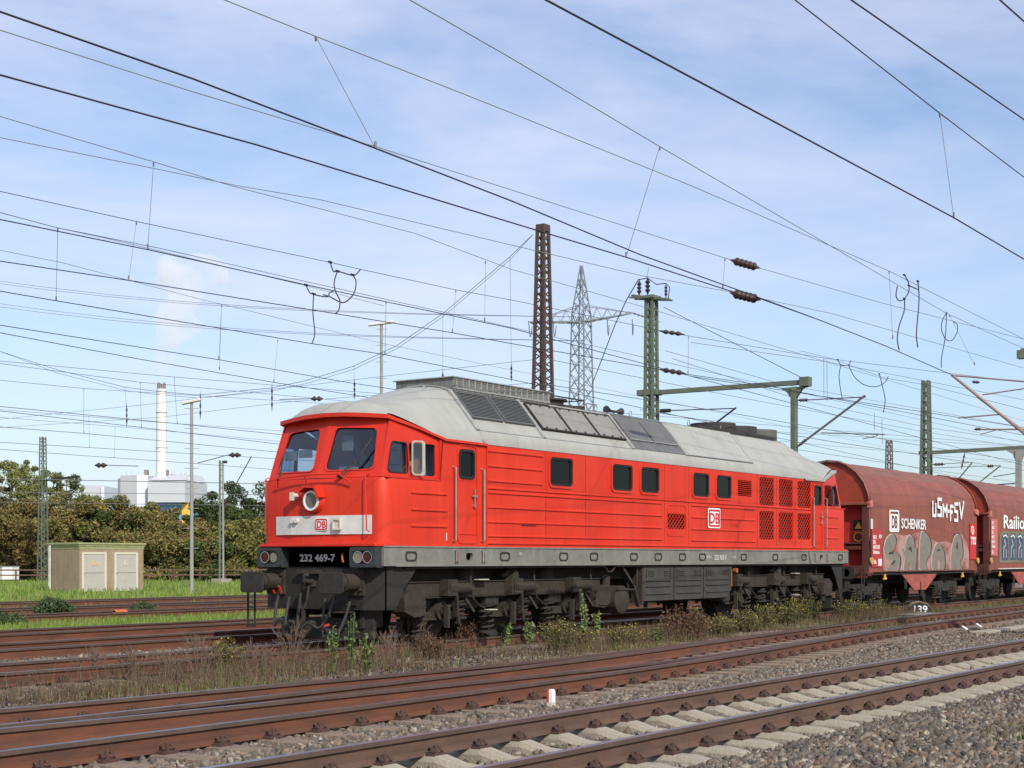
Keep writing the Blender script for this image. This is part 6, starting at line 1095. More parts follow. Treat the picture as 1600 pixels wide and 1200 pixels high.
m=MB(); m.box(14.2,14.4,-7.5,-6.03,5.78,5.96); m.box(14.25,14.35,-6.5,-6.1,5.9,6.0); m.build('mast_bracket',M['greenm'],mR)
# power pylon
py=thing('power_pylon','tall grey electricity pylon with one wide crossarm behind the locomotive','pylon')
PX,PY=194,116.8
lattice(py,PX,PY,0,42.5,4.1,2.3,4.1,2.3,.20,.10,M['pylon'],17,diag='x')
m=MB()
for c in ((-1,-1),(1,-1),(1,1),(-1,1)): m.bar((PX+c[0]*1.15,PY+c[1]*1.15,42.5),(PX+c[0]*.12,PY+c[1]*.12,50.6),.16)
for k in range(4):
    t0,t1=k/4,(k+1)/4
    for (a,b) in (((-1,-1),(1,-1)),((1,-1),(1,1)),((1,1),(-1,1)),((-1,1),(-1,-1))):
        q=lambda c,t:(PX+c[0]*lerp(1.15,.12,t),PY+c[1]*lerp(1.15,.12,t),lerp(42.5,50.6,t)); m.bar(q(a,t0),q(b,t1),.09).bar(q(b,t0),q(a,t1),.09)
m.build('pylon_top',M['pylon'],py)
m=MB(); dv=Vector((math.cos(R(-62)),math.sin(R(-62)),0)); nv=Vector((-dv.y,dv.x,0)); c0=Vector((PX,PY,0))
for s in (-1,1):
    tip=c0+dv*s*8.6+Vector((0,0,41.9+s*.6))
    for k in (-1,1):
        b0=c0+nv*k*1.1+Vector((0,0,41.1)); m.bar(b0,tip,.22); b1=c0+nv*k*1.0+Vector((0,0,44.0)); m.bar(b1,tip,.11)
        for j in range(5): m.bar(b0.lerp(tip,j/5),b1.lerp(tip,(j+.5)/5),.08).bar(b1.lerp(tip,(j+.5)/5),b0.lerp(tip,(j+1)/5),.08)
    for j in range(6): m.bar((c0+nv*1.1+Vector((0,0,41.1))).lerp(tip,j/6),(c0-nv*1.1+Vector((0,0,41.1))).lerp(tip,(j+1)/6),.12)
m.build('crossarm',M['pylon'],py)
m=MB()
for s in (-1,1):
    tip=c0+dv*s*8.6+Vector((0,0,41.9+s*.6)); insul(m,tip,tip+Vector((2.5*s,-3.0,-1.2)),.18,6)
    for a in (4.5,8.6):
        P=[c0+dv*s*a+nv*t*3+Vector((0,0,41-2.2*(1-(t*t)))) for t in (-1,-.5,0,.5,1)]; m.tube(P,.07,5)
m.build('conductor_loop',M['wirel'],py)
sw=thing('power_line','pair of very faint high voltage conductors crossing behind the smoke plume','power line')
for k,(v0,v1) in enumerate(((417,440),(422,447),(452,470),(458,478))):
    a=Vector(at(-200,330,0)); b=Vector((PX,PY,42)) if k<2 else Vector((PX,PY,38)); a.z=CZ+(873-v0+8)/FP*330; b=b
    P=[a.lerp(b,t)-Vector((0,0,3.0*math.sin(math.pi*t))) for t in [i/10 for i in range(11)]]; m=MB().tube(P,.05,4); m.build('conductor',M['wirel'],sw)
# lamp posts
def lamp_post(u,Z,h,w,lab,arm):
    x,y,_=at(u,Z); o=thing('lamp_post',lab,'lamp post',(x,y,-.3)); m=MB(); m.cyl((0,0,0),(0,0,h+.3),w,10,w*.75); m.build('pole',M['greyp'],o,smooth=True)
    rd=Vector((math.sin(R(YAW)),-math.cos(R(YAW)),0)); m=MB(); a=rd*arm[0]+Vector((0,0,h+.25)); b=rd*arm[1]+Vector((0,0,h+.45)); m.bar(a,b,.36,.15); m.build('lamp_head',M['stripe'],o,bevel=.04)
    m=MB()
    for i in range(8):
        z=h-.9*i*1.1; m.bar(Vector((0,0,z))-rd*.35,Vector((0,0,z))+rd*.35,.03)
    m.build('climbing_steps',M['greyp'],o)
lamp_post(596,90,15.6,.12,'tall lamp post with a flat white head rising just above the cab roof',(-.8,.8))
lamp_post(299.5,74,9.2,.10,'grey lamp post on the grass to the right of the hut',(-.5,.45))
p3=thing('overhead_line_mast','slim mast of two white flecked tubes on the grass, close to the cab front','mast',at(346,104,-.3))
rd=Vector((math.sin(R(YAW)),-math.cos(R(YAW)),0))
for s in (-1,1): MB().cyl(rd*s*.13,rd*s*.1+Vector((0,0,8.6)),.07,8).build('tube_leg',M['greyp'] if s>0 else M['greenm'],p3)
m=MB()
for i in range(20): m.bar(rd*-.12+Vector((0,0,.3+i*.42)),rd*.12+Vector((0,0,.5+i*.42)),.035)
m.build('rungs',M['greenm'],p3)
m=MB(); m.bar(rd*.1+Vector((0,0,5.3)),rd*2.1+Vector((0,0,8.9)),.06); m.cyl(rd*.1+Vector((0,0,8.5)),rd*.4+Vector((0,0,8.5)),.1,8); m.cyl(rd*.25+Vector((0,0,5.6)),rd*.5+Vector((0,0,6.0)),.12,8); m.build('strut',M['insul2'],p3)
MB().box(-.5,.5,-.5,.5,0,.35).build('foundation',M['conc'],p3,bevel=.03)
for u0,v0,lab in ((367,711,'brown double insulator floating on a thin wire left of the cab'),(495,623,'brown double insulator on a wire above the cab roof'),(158,727,'brown double insulator on a thin wire left of the power plant')):
    a=at(u0,52,0); z=CZ+(873.3-v0)/FP*52; o=thing('line_insulator',lab,'insulator',(a[0],a[1],z)); m=MB(); insul(m,rd*-.16,rd*.16,.10,2); m.build('insulator_body',M['insul'],o); m=MB(); s=-1 if u0!=158 else 1; m.bar(rd*s*.25,rd*s*1.3+Vector((0,0,-.28 if u0==367 else -.03)),.03); m.build('tie_rod',M['wirel'],o)
# ================= HUT, CABINET =================
A=Vector((32.8,47.5,0)); B=Vector((36.8,47.1,0)); ang=math.atan2(B.y-A.y,B.x-A.x)
# keep the measured corner directions: front runs from A to B', side runs away
A=Vector(at(124,78)); B=Vector(at(224,81)); Cc=Vector(at(76,79.8)); ex=(B-A); lx=ex.length; ex.normalize(); ey=Vector((-ex.y,ex.x,0)); ly=max(2.2,(Cc-A).length)
hut=thing('transformer_hut','small pebble dashed hut with two pale doors and a mossy flat roof on the lawn','hut',(A.x,A.y,-.33),math.atan2(ex.y,ex.x))
MB().box(0,lx,0,ly,0,2.45).build('wall',M['hutw'],hut)
m=MB(); m.box(-.06,lx+.06,-.06,ly+.06,2.42,2.52); m.box(-.02,lx+.02,-.02,ly+.02,2.30,2.42); r_o=m.build('roof',M['hutt'],hut); MB().box(-.12,lx+.12,-.12,ly+.12,2.52,2.62).build('roof_edge',M['hutt'],r_o,bevel=.02)
for x0 in (.25,2.55 if lx>4 else lx*.56):
    x1=x0+1.25
    m=MB(); ring(m,[(x0-.12,.05),(x1+.12,.05),(x1+.12,2.12),(x0-.12,2.12)],[(x0,.1),(x1,.1),(x1,2.02),(x0,2.02)],.06,lambda p,q,d:(p,-.03+d,q)); 
    o=MB().box(x0,x1,-.03,.0,.1,2.02).build('door',M['hutd'],hut); f_=m.build('door_frame',M['cream'],o)
    m=MB(); m.box(x0,x1,-.045,-.03,1.02,1.06); m.box(x0+.02,x0+.07,-.07,-.03,.96,1.02); m.build('door_rail',M['greyp'],o)
    m=MB(); cx=(x0+x1)/2; 
    for a,b in (((cx-.14,1.46),(cx+.14,1.46)),((cx-.14,1.46),(cx,1.72)),((cx+.14,1.46),(cx,1.72))): m.bar((a[0],-.036,a[1]),(b[0],-.036,b[1]),.03)
    m.build('warning_sign',M['yellow'] if x0<1 else M['stripe'],o)
MB().box(lx*.5-.02,lx*.5+.02,-.01,0,0,2.3).build('wall_joint',M['conc'],hut)
m=MB(); m.cyl((-.08,ly-.1,.3),(-.08,ly-.1,2.45),.05,8); m.cyl((-.10,.12,0),(-.10,.12,0.01),.01,6); m.cyl((-.1,ly*.93,.0),(-.1,ly*.93,2.5),.04,6); m.build('downpipe',M['stripe'],hut)
a=at(3,117,-.33); cb=thing('electrical_cabinet','small white electrical cabinet at the left edge in front of the shrubs','cabinet',(a[0],a[1],a[2]),math.atan2(ex.y,ex.x))
MB().box(0,1.5,0,.7,.12,1.15).build('cabinet_body',M['stripe'],cb,bevel=.02); MB().box(-.05,1.55,-.05,.75,1.15,1.2).build('cabinet_roof',M['greyp'],cb); MB().box(.05,.9,-.012,0,.2,1.1).build('cabinet_door',M['white'],cb); MB().box(.1,.3,.1,.3,-.1,.12).box(1.2,1.4,.1,.3,-.1,.12).build('cabinet_foot',M['greyp'],cb)
# railing far
a=Vector(at(-60,103)); b=Vector(at(470,108)); rl=thing('pipe_railing','low rusty pipe railing in front of the shrubs beyond the lawn','railing')
m=MB(); m.bar(a+Vector((0,0,.66)),b+Vector((0,0,.66)),.10).bar(a+Vector((0,0,.30)),b+Vector((0,0,.30)),.09); m.build('rail_bar',M['rustd'],rl)
m=MB()
for i in range(14): p=a.lerp(b,i/13); m.bar(p+Vector((0,0,-.35)),p+Vector((0,0,.7)),.08)
m.build('post',M['rustd'],rl)
# ================= POWER PLANT =================
def hz_(u,Z): return at(u,Z,0)
ZP=1150
def pz(v): return CZ+(873.3-v)/FP*ZP
c=Vector(at(252.3,ZP)); ch=thing('chimney','tall white round chimney of the power plant','chimney',(c.x,c.y,0)); 
m=MB(); r0=9.2/FP*ZP; r1=7.8/FP*ZP; m.cyl((0,0,0),(0,0,pz(608)),r0,32,r1); m.build('shaft',M['chim'],ch,smooth=True)
m=MB()
for k in range(12):
    a=2*math.pi*k/12; m.cyl((r1*.72*math.cos(a),r1*.72*math.sin(a),pz(608)),(r1*.72*math.cos(a),r1*.72*math.sin(a),pz(598)-(k%3)*.8),.8,6)
m.build('flue_pipes',M['bldd'],ch)
m=MB(); m.cyl((0,0,pz(612)),(0,0,pz(610.8)),r1*1.04,32); 
for vv in (645,700): m.cyl((0,0,pz(vv)),(0,0,pz(vv-1)),r0*1.0,32)
m.build('platform_ring',M['bld2'],ch)
pp=thing('power_plant','pale clad power plant block with blue and yellow base below the chimney','industrial building')
fw=Vector((math.cos(R(YAW)),math.sin(R(YAW)),0))
def blk(u0,u1,v0,v1,Z,dep,mt,nm,par,skew=0):
    p=Vector(at(u0,Z)); q=Vector(at(u1,Z+skew)); d=(q-p).normalized(); n=Vector((-d.y,d.x,0)); h0=CZ+(873.3-v0)/FP*Z; h1=CZ+(873.3-v1)/FP*Z
    P=[p+Vector((0,0,h1)),q+Vector((0,0,h1)),q+n*dep+Vector((0,0,h1)),p+n*dep+Vector((0,0,h1)),p+Vector((0,0,h0)),q+Vector((0,0,h0)),q+n*dep+Vector((0,0,h0)),p+n*dep+Vector((0,0,h0))]
    return MB().hexa(P).build(nm,mt,par)
blk(188,214,743,900,ZP,60,M['bld2'],'left_block',pp,-6); blk(214,231,742,900,ZP-6,60,M['bld'],'stair_block',pp,4)
blk(231,289,752,785,ZP-12,50,mat('boiler_cladding',(.50,.51,.53),rough=.7),'boiler_house',pp,-4); blk(288,297.5,746,787,ZP-4,40,M['bld'],'right_block',pp)
# sloped upper part of the boiler house
p=Vector(at(231,ZP-12)); q=Vector(at(289,ZP-16)); d=(q-p).normalized(); n=Vector((-d.y,d.x,0)); z0=pz(752); z1=pz(740)
P=[p+Vector((0,0,z0)),q+Vector((0,0,z0)),q+n*50+Vector((0,0,z0)),p+n*50+Vector((0,0,z0)),p+d*1+n*18+Vector((0,0,z1)),q-d*4+n*18+Vector((0,0,z1)),q-d*4+n*50+Vector((0,0,z1)),p+d*1+n*50+Vector((0,0,z1))]
MB().hexa(P).build('sloped_roof',M['bld2'],pp)
blk(246,284,785.5,830,ZP-8,30,M['bldb'],'blue_base',pp); blk(284,298,787,830,ZP-9,30,M['bldy'],'yellow_base',pp); blk(298,313,793,830,ZP-6,30,M['bldb'],'blue_annex',pp); blk(313,322,801,835,ZP-6,30,M['bld'],'white_annex',pp)
for u in (227.5,259): blk(u-2.6,u+2.6,734,742,ZP-2,5,M['bldd'],'roof_vent',pp)
for u in (197,205,215,270,283,290): blk(u-.4,u+.4,736,742,ZP,1,M['bld2'],'roof_mast',pp)
p2=thing('factory_building','small pale factory block left of the power plant, half hidden by trees','industrial building')
blk(127,158,758.5,880,ZP+100,60,M['bld2'],'main_block',p2); blk(157.5,163,760,880,ZP+98,60,M['bld'],'side_block',p2)
p4=thing('factory_annex','tiny orange brown annex between the trees left of the power plant','industrial building')
blk(150,158,781,860,ZP+20,20,M['bldy'],'annex_block',p4)
# ---- steam ----
def steam(name,pts,lab,dens,seed):
    m=MB()
    import bmesh
    bm=bmesh.new()
    for (u,v,r) in pts:
        p=at(u,ZP); mtx=Matrix.Translation((p[0],p[1],pz(v)))@Matrix.Diagonal((r,r,r*.9,1)); bmesh.ops.create_icosphere(bm,subdivisions=3,radius=1,matrix=mtx)
    me=bpy.data.meshes.new(name); bm.to_mesh(me); bm.free(); o=bpy.data.objects.new(name,me); COL.objects.link(o)
    md=o.modifiers.new('r','REMESH'); md.mode='VOXEL'; md.voxel_size=2.2
    tx=bpy.data.textures.new('clouds','CLOUDS'); tx.noise_scale=9; dp=o.modifiers.new('d','DISPLACE'); dp.texture=tx; dp.strength=7; dp.mid_level=.5
    mt=bpy.data.materials.new('steam'); mt.use_nodes=True; t=mt.node_tree; t.nodes.clear(); o_=t.nodes.new('ShaderNodeOutputMaterial'); vol=t.nodes.new('ShaderNodeVolumePrincipled'); vol.inputs['Color'].default_value=(.97,.945,.94,1); vol.inputs['Anisotropy'].default_value=-.25
    tcn=t.nodes.new('ShaderNodeTexCoord'); n=t.nodes.new('ShaderNodeTexNoise'); n.inputs['Scale'].default_value=.045; n.inputs['Detail'].default_value=4; r=t.nodes.new('ShaderNodeMapRange'); r.inputs['From Min'].default_value=.38; r.inputs['From Max'].default_value=.66; r.inputs['To Min'].default_value=0; r.inputs['To Max'].default_value=dens
    t.links.new(tcn.outputs['Object'],n.inputs['Vector']); t.links.new(n.outputs[0],r.inputs[0]); t.links.new(r.outputs[0],vol.inputs['Density']); t.links.new(vol.outputs[0],o_.inputs['Volume'])
    me.materials.append(mt); tag(o,lab,'smoke'); mt.cycles.volume_sampling='DISTANCE' if hasattr(mt,'cycles') else None
    return o
st=steam('steam_plume',[(254,590,4),(256,572,6),(260,552,9),(263,530,11),(270,515,13),(282,508,14),(300,512,9),(262,500,12),(270,485,12),(286,470,13),(283,452,14),(276,435,17),(296,430,17),(268,420,13),(310,448,11),(330,425,14),(312,420,14)],'pale steam plume rising and drifting right above the chimney',.05,1)
# ================= TREES =================
def leafcloud(name,C,N,size,cols,par,mt=M['leaf'],nrm=None,asp=.7,kind=None):
    n=len(C); a=NP.normal(size=(n,3)); a/=np.linalg.norm(a,axis=1)[:,None]; b=NP.normal(size=(n,3)); b-=a*(a*b).sum(1)[:,None]; b/=np.linalg.norm(b,axis=1)[:,None]
    s=size*NP.uniform(.6,1.4,(n,1)); V=np.stack([C-a*s,C-b*s*asp*.6,C+a*s,C+b*s*asp*.6],1); V[:,2]+=np.cross(a,b)*s*.25
    F=np.arange(n*4).reshape(n,4); col=np.array(cols)[NP.integers(0,len(cols),n)]*NP.uniform(.7,1.3,(n,1)); return npmesh(name,V.reshape(-1,3),F,np.repeat(col,4,axis=0),mt,kind,par)
def tree(u,Z,h,wd,cols,lab,n=7000,sparse=1,trunk=.18,leaf=.22,low=.0,nb=26):
    p=at(u,Z,-.4); o=thing('tree' if low>0 or h>7 else 'shrub',lab,'tree' if low>0 or h>7 else 'shrub',p)
    # branches
    m=MB(); tips=[]
    for k in range(nb):
        a=rnd.uniform(0,2*math.pi); rr_=rnd.random()**.5*wd*.5; zz=lerp(low+.12,1.08,rnd.random()**.85)*h*(1-.25*(rr_/(wd*.5))**2); tips.append(Vector((rr_*math.cos(a),rr_*math.sin(a),zz)))
    m.cyl((0,0,0),(0,0,h*.55),trunk,7,trunk*.4)
    for t in tips:
        s=Vector((t.x*.08,t.y*.08,max(.2,t.z*.35))); mid=s.lerp(t,.55)+Vector((0,0,-.1)); m.tube([s,mid,t],trunk*.16,4)
    m.build('trunk',mat('bark',(.10,.08,.06),rough=.9),o)
    cen=[]; per=n//nb
    for t in tips:
        r=rnd.uniform(.05,.16)*wd*sparse; d=NP.normal(size=(per,3)); d/=np.linalg.norm(d,axis=1)[:,None]; cen.append(np.array(t)+d*r*(NP.random((per,1))**.4)*np.array([1,1,.75]))
    Cn=np.concatenate(cen); Cn=Cn[Cn[:,2]>.05]
    leafcloud('crown',Cn,None,leaf,cols,o)
G1=[(.085,.115,.03),(.12,.145,.04),(.06,.08,.025)]; OL=[(.14,.145,.04),(.19,.165,.045),(.10,.105,.035)]; OR=[(.19,.13,.045),(.15,.13,.045),(.12,.125,.04),(.22,.16,.055),(.09,.105,.035)]; YG=[(.17,.19,.055),(.14,.16,.05),(.21,.20,.07)]; DG=[(.035,.055,.02),(.05,.07,.025),(.065,.085,.03)]; RB=[(.13,.045,.03),(.10,.05,.03),(.16,.07,.04)]; BR=[(.22,.14,.05),(.18,.12,.045),(.14,.125,.045)]; OR=[tuple(c*1.3 for c in q) for q in OR]; OL=[tuple(c*1.25 for c in q) for q in OL]; YG=[tuple(c*1.15 for c in q) for q in YG]
TR=[(-25,135,10.2,9,YG,'pale yellow green tree cut by the left picture edge'),(12,140,10.4,7,YG,'light green feathery tree left of the weathered lattice mast'),(52,150,11.2,6.5,YG,'tall thin topped pale tree directly behind the weathered lattice mast'),(92,150,9.8,7,YG,'loose pale tree reaching over the left end of the hut'),
(15,122,6.3,9,BR,'brown autumn shrub behind the white cabinet'),(60,124,6.2,8,OR,'orange brown shrub behind the foot of the weathered mast'),(100,124,6.4,8,OR,'orange tinged shrub rising behind the left half of the hut'),(135,128,6.8,7.5,OL,'olive shrub behind the middle of the hut roof'),(165,128,6.9,7.5,G1,'green shrub behind the right half of the hut'),(197,128,6.7,7.5,OL,'olive green shrub just right of the hut, below the plant'),(225,128,5.9,7,RB+OL,'brownish shrub below the boiler house'),(255,126,5.5,8,OR,'golden orange shrub left of the grey lamp post'),(280,124,4.6,7,OR,'low golden shrub behind the grey lamp post'),(305,128,4.3,6,RB,'dark red shrub between lamp post and slim mast'),(325,135,6.0,6,RB+G1,'reddish bare topped bush left of the slim mast'),(352,128,6.6,7,G1,'green tree behind the slim mast'),(390,130,8.0,9,DG,'tall dark green tree right beside the cab front'),(425,130,7.2,8,DG,'dark green tree partly hidden by the cab front'),(370,118,4.5,7,OL,'low olive bush in front of the dark green tree'),(230,116,3.4,7,OR,'low amber bush by the railing right of the hut'),(262,117,3.2,7,OR+G1,'low mixed amber and green bush by the railing'),(40,125,4.0,7,DG,'dark low bush left of the weathered mast foot'),(5,125,3.4,6,DG,'dark green ground shrub behind the white cabinet'),(310,118,3.2,6,BR,'low brown bush right of the grey lamp post'),(340,116,3.2,6,G1,'low green bush at the foot of the slim mast'),(410,116,3.6,8,OL,'low olive hedge part beside the buffers')]
for i,(u,Z,h,wd,cols,lab) in enumerate(TR):
    sp=.8 if cols is YG else 1.0
    tree(u,Z,h,wd,cols,lab,n=17000 if cols is not YG else 9000,sparse=sp,leaf=.135,low=.35 if cols is YG else 0,nb=48 if cols is not YG else 44)
# horizon belts far away
def belt(u0,u1,Z,h,cols,lab,n):
    a=np.array(at(u0,Z,-.5)); b=np.array(at(u1,Z,-.5)); t=NP.random(n); C=a+(b-a)*t[:,None]; C[:,2]=-.5+NP.random(n)*h*(.75+.25*np.sin(t*40)); C[:,:2]+=NP.normal(size=(n,2))*2
    o=leafcloud('woodland',C,None,.6,cols,None,kind='stuff')
belt(-80,500,170,5.5,DG+BR,'',16000)
# ================= PLANTS =================
def gp(u,v,z=-.22):
    Z=(CZ-z)*FP/(v-873.3); return at(u,Z,z)
def plant(u,v,hpx,wpx,kind,lab,group=None):
    p=gp(u,v); Z=(CZ+.22)*FP/(v-873.3); h=hpx/FP*Z*(.88 if kind in ('rag','red') else 1); w_=wpx/FP*Z
    o=thing({'rag':'ragwort_bush','spike':'mullein','red':'red_dock_plant','green':'green_weed','dry':'dry_weed','bush':'bramble_bush'}[kind],lab,'plant',p,group=group)
    ns={'rag':60,'spike':5,'red':40,'green':7,'dry':14,'bush':40}[kind]; m=MB(); L_=[];F_=[]
    for k in range(ns):
        a=rnd.uniform(0,2*math.pi); r=w_*.5*rnd.random()**.6; hh=h*rnd.uniform(.6,1)*(1-.3*(r/(w_*.5+1e-6))**2) if kind not in('spike','green') else h*rnd.uniform(.65,1)
        b=Vector((r*.35*math.cos(a),r*.35*math.sin(a),0)); t=Vector((r*math.cos(a),r*math.sin(a),hh)); m.bar(b,b.lerp(t,.55)+Vector((0,0,hh*.06)),.007).bar(b.lerp(t,.55)+Vector((0,0,hh*.06)),t,.005)
        nl={'rag':30,'spike':60,'red':26,'green':26,'dry':8,'bush':30}[kind]
        for j in range(nl):
            q=rnd.uniform(.12 if kind!='spike' else .25,1); c=b.lerp(t,q); sp={'rag':.035,'spike':.02,'red':.03,'green':.03,'dry':.03,'bush':.05}[kind]; L_.append(c+Vector((rnd.gauss(0,sp),rnd.gauss(0,sp),rnd.gauss(0,sp))))
        if kind=='dry':
            for j in range(5): e=t+Vector((rnd.gauss(0,.06),rnd.gauss(0,.06),rnd.uniform(-.02,.08))); m.bar(b.lerp(t,.75),e,.004)
        nf={'rag':2,'spike':0,'red':0,'green':0,'dry':0,'bush':0}[kind]
        if kind=='rag' or (kind=='spike' and k%2==0):
            for j in range(nf or 3): F_.append(t+Vector((rnd.gauss(0,.03),rnd.gauss(0,.03),rnd.uniform(-.06,.02))))
    stc={'rag':(.10,.10,.04),'spike':(.14,.17,.07),'red':(.12,.05,.035),'green':(.11,.16,.05),'dry':(.15,.10,.07),'bush':(.06,.08,.03)}[kind]
    m.build('stems',mat('stem_'+kind,stc,rough=.9),o,recalc=False)
    cols={'rag':[(.115,.13,.04),(.085,.10,.032),(.15,.14,.05),(.14,.11,.055),(.16,.13,.07),(.10,.075,.04)],'spike':[(.20,.25,.09),(.15,.20,.07)],'red':[(.15,.065,.04),(.11,.055,.035),(.18,.11,.06),(.13,.10,.05)],'green':[(.10,.15,.04),(.14,.18,.06),(.08,.11,.035)],'dry':[(.17,.12,.08),(.12,.07,.05)],'bush':[(.06,.10,.03),(.09,.13,.04),(.12,.17,.06)]}[kind]
    leafcloud('leaves',np.array([tuple(c) for c in L_]),None,{'rag':.026,'spike':.035,'red':.028,'green':.034,'dry':.018,'bush':.045}[kind],cols,o,kind=None)
    if F_:
        leafcloud('blossoms',np.array([tuple(c) for c in F_]),None,.0125,[(.62,.50,.03),(.52,.42,.04)],o,kind=None,asp=1.3)
PL=[(352,1052,70,60,'rag','dark green weed with yellow flowers between the two rusty track pairs, left of the cab'),
(517,1048,72,34,'green','bright green spiky weed in front of the left buffer'),(547,1050,95,26,'green','tallest bright green shoot, below the right buffer'),(574,1050,66,26,'green','bright green shoot right of the tallest one'),
(640,1025,78,62,'dry','dry brown seedhead bush below the front axle'),(612,1040,60,60,'dry','dry stalks in front of the frame corner'),(705,1008,50,56,'rag','small ragwort with yellow flowers between first and second axle'),
(790,1012,48,22,'spike','short pale green spike under the second axle'),(828,1010,45,20,'spike','thin pale spike to the right of the short one'),(872,1018,62,72,'rag','broad ragwort full of yellow flowers below the third axle'),(914,1012,92,16,'spike','tall mullein spike in front of the air reservoir'),(933,1008,58,14,'spike','leaning mullein spike beside the tall one'),
(900,1012,40,70,'rag','yellow flowered ragwort around the foot of the mullein'),(975,1012,46,70,'rag','olive ragwort with few flowers below the battery boxes'),(1030,1008,30,36,'green','bluish green tuft before the red brown dock'),(1058,1003,72,66,'red','big red brown dock plant below the battery boxes'),(1085,1003,66,50,'red','second red brown dock plant right of the big one'),
(1082,998,50,22,'spike','thin green stem with white tips beside the red dock'),(1120,998,46,70,'rag','olive green ragwort right of the red docks'),(1160,990,46,70,'rag','yellow flowered ragwort in front of the last battery box'),(1192,984,50,60,'rag','ragwort with dense leaves before the rear bogie'),(1232,978,56,60,'rag','tall yellow ragwort in front of the rear bogie'),(1262,974,56,50,'rag','bright yellow ragwort left of the yellow cover'),(1175,975,44,40,'red','reddish dry weed under the rear bogie front'),
(1325,968,38,70,'rag','dull olive bush right of the yellow cover'),(1370,964,34,70,'rag','olive bush just before the black number sign'),(1450,945,16,60,'red','low reddish weeds behind the number sign'),(1543,941,28,56,'rag','round bright yellow ragwort in front of the second wagon'),(1592,938,20,36,'rag','small yellow ragwort at the right picture edge'),(1500,942,14,40,'rag','tiny yellow ragwort before the wagon bogie'),
(455,1030,60,60,'dry','dry umbel weed in front of the left buffer'),(310,1060,70,60,'dry','tall dry stalks left of the yellow flowered weed'),(400,1055,60,60,'dry','dry reddish stalks between buffer and near rails'),(210,1065,55,60,'dry','sparse dry stalks near the left edge'),(150,1060,50,60,'dry','leftmost dry stalks beside the rusty rails'),(260,1066,56,60,'dry','dry stalks right of the sparse ones'),(470,1052,50,60,'dry','dry weed left of the green shoots'),(735,1015,56,50,'red','reddish dead weed in front of the second axle'),(670,1030,52,60,'red','reddish undergrowth before the first coil spring')]
for a in PL: plant(*a)
for (u,v,hp_,wp_,lab) in ((78,968,34,72,'dark green bush on the grass strip left of the hut front'),(10,982,20,50,'low dark green bush at the left edge of the grass strip'),(225,962,18,40,'small green weed clump on the grass strip right of the orange cover')):
    p=gp(u,v,-.28); Z=(CZ+.28)*FP/(v-873.3); h=hp_/FP*Z; w_=wp_/FP*Z; o=thing('leafy_bush',lab,'bush',p); m=MB(); C=[]
    for k in range(40):
        a=rnd.uniform(0,6.28); r=w_*.5*rnd.random()**.5; t=Vector((r*math.cos(a),r*math.sin(a)*.7,h*rnd.uniform(.5,1)*(1-.5*(r/(w_*.5))**2))); m.bar((0,0,0),t,.008); C.append(np.array(t)+NP.normal(size=(50,3))*np.array([.08,.08,.06]))
    m.build('stems',mat('stem_bush',(.06,.08,.03)),o,recalc=False); leafcloud('leaves',np.concatenate(C),None,.045,[(.045,.075,.025),(.07,.10,.04),(.10,.14,.06)],o)
# ground weeds and grass : many blades
def blades(name,P,h,w_,cols,lean=.35):
    n=len(P); a=NP.uniform(0,2*np.pi,n); d=np.stack([np.cos(a),np.sin(a),np.zeros(n)],1); b=NP.uniform(0,2*np.pi,n); l=np.stack([np.cos(b),np.sin(b),np.zeros(n)],1)*NP.uniform(0,lean,(n,1))
    hh=h*NP.uniform(.4,1.2,(n,1)); up=np.array([[0,0,1.]]); V=np.stack([P-d*w_,P+d*w_,P+(up+l)*hh+d*w_*.3,P+(up+l)*hh-d*w_*.3],1); F=np.arange(n*4).reshape(n,4)
    col=np.array(cols)[NP.integers(0,len(cols),n)]*NP.uniform(.7,1.3,(n,1)); return npmesh(name,V.reshape(-1,3),F,np.repeat(col,4,axis=0),M['leaf'])
def reg(n,x0,x1,y0,y1,z,p=1,clump=0):
    x=x0+(x1-x0)*NP.random(n)**p; y=NP.uniform(y0,y1,n)
    if clump: 
        k=np.sin(x*1.3+y*2.1)+np.sin(x*.53-y*1.7+2)+.6*np.sin(x*3.7+y*.6); keep=k+NP.normal(size=n)*.5>clump; x,y=x[keep],y[keep]
    return np.stack([x,y,np.full(len(x),z)],1)
GR=[(.16,.25,.04),(.20,.28,.06),(.12,.20,.03),(.24,.28,.08)]
DRY=[(.19,.14,.085),(.15,.095,.06),(.12,.13,.05),(.22,.18,.12),(.13,.07,.045)]
blades('grass',reg(52000,-6,45,10.9,16.0,-.28,1.2),.20,.012,GR)
blades('grass',reg(50000,8,95,29.5,78,-.33,1.1),.26,.03,GR+[(.22,.24,.09)])
blades('grass',reg(14000,0,60,19,27,-.3,1,.3),.18,.015,GR)
blades('dry_grass',reg(30000,-13,16,-3.0,.4,-.23,.8,.25),.16,.005,DRY)
blades('dry_grass',reg(22000,12,50,-1.9,.45,-.23,1.1,-.5),.18,.007,DRY+[(.14,.15,.05)]*3)
blades('grass',reg(12000,-8,20,-2.9,0,-.23,1,1.2),.16,.006,GR+[(.13,.16,.06)]*2)
for xa,xb,ya,yb_,n_ in ((-9,8,-1.9,.4,11000),(6,26,-1.5,.4,9000),(-13,-4,-2.2,-.2,1300)):
    blades('undergrowth',reg(n_,xa,xb,ya,yb_,-.22,1,.3),.36,.0032,[(.15,.09,.06),(.11,.06,.04),(.20,.15,.09),(.13,.13,.055),(.10,.05,.04)],lean=.8)
Pu=reg(9000,-9,26,-1.5,.4,-.16,1,.5); Pu[:,2]+=np.abs(NP.normal(size=len(Pu)))*.09
leafcloud('undergrowth',Pu,None,.017,[(.13,.065,.045),(.17,.12,.07),(.12,.13,.05),(.10,.11,.04),(.19,.15,.09)],None,kind='stuff')
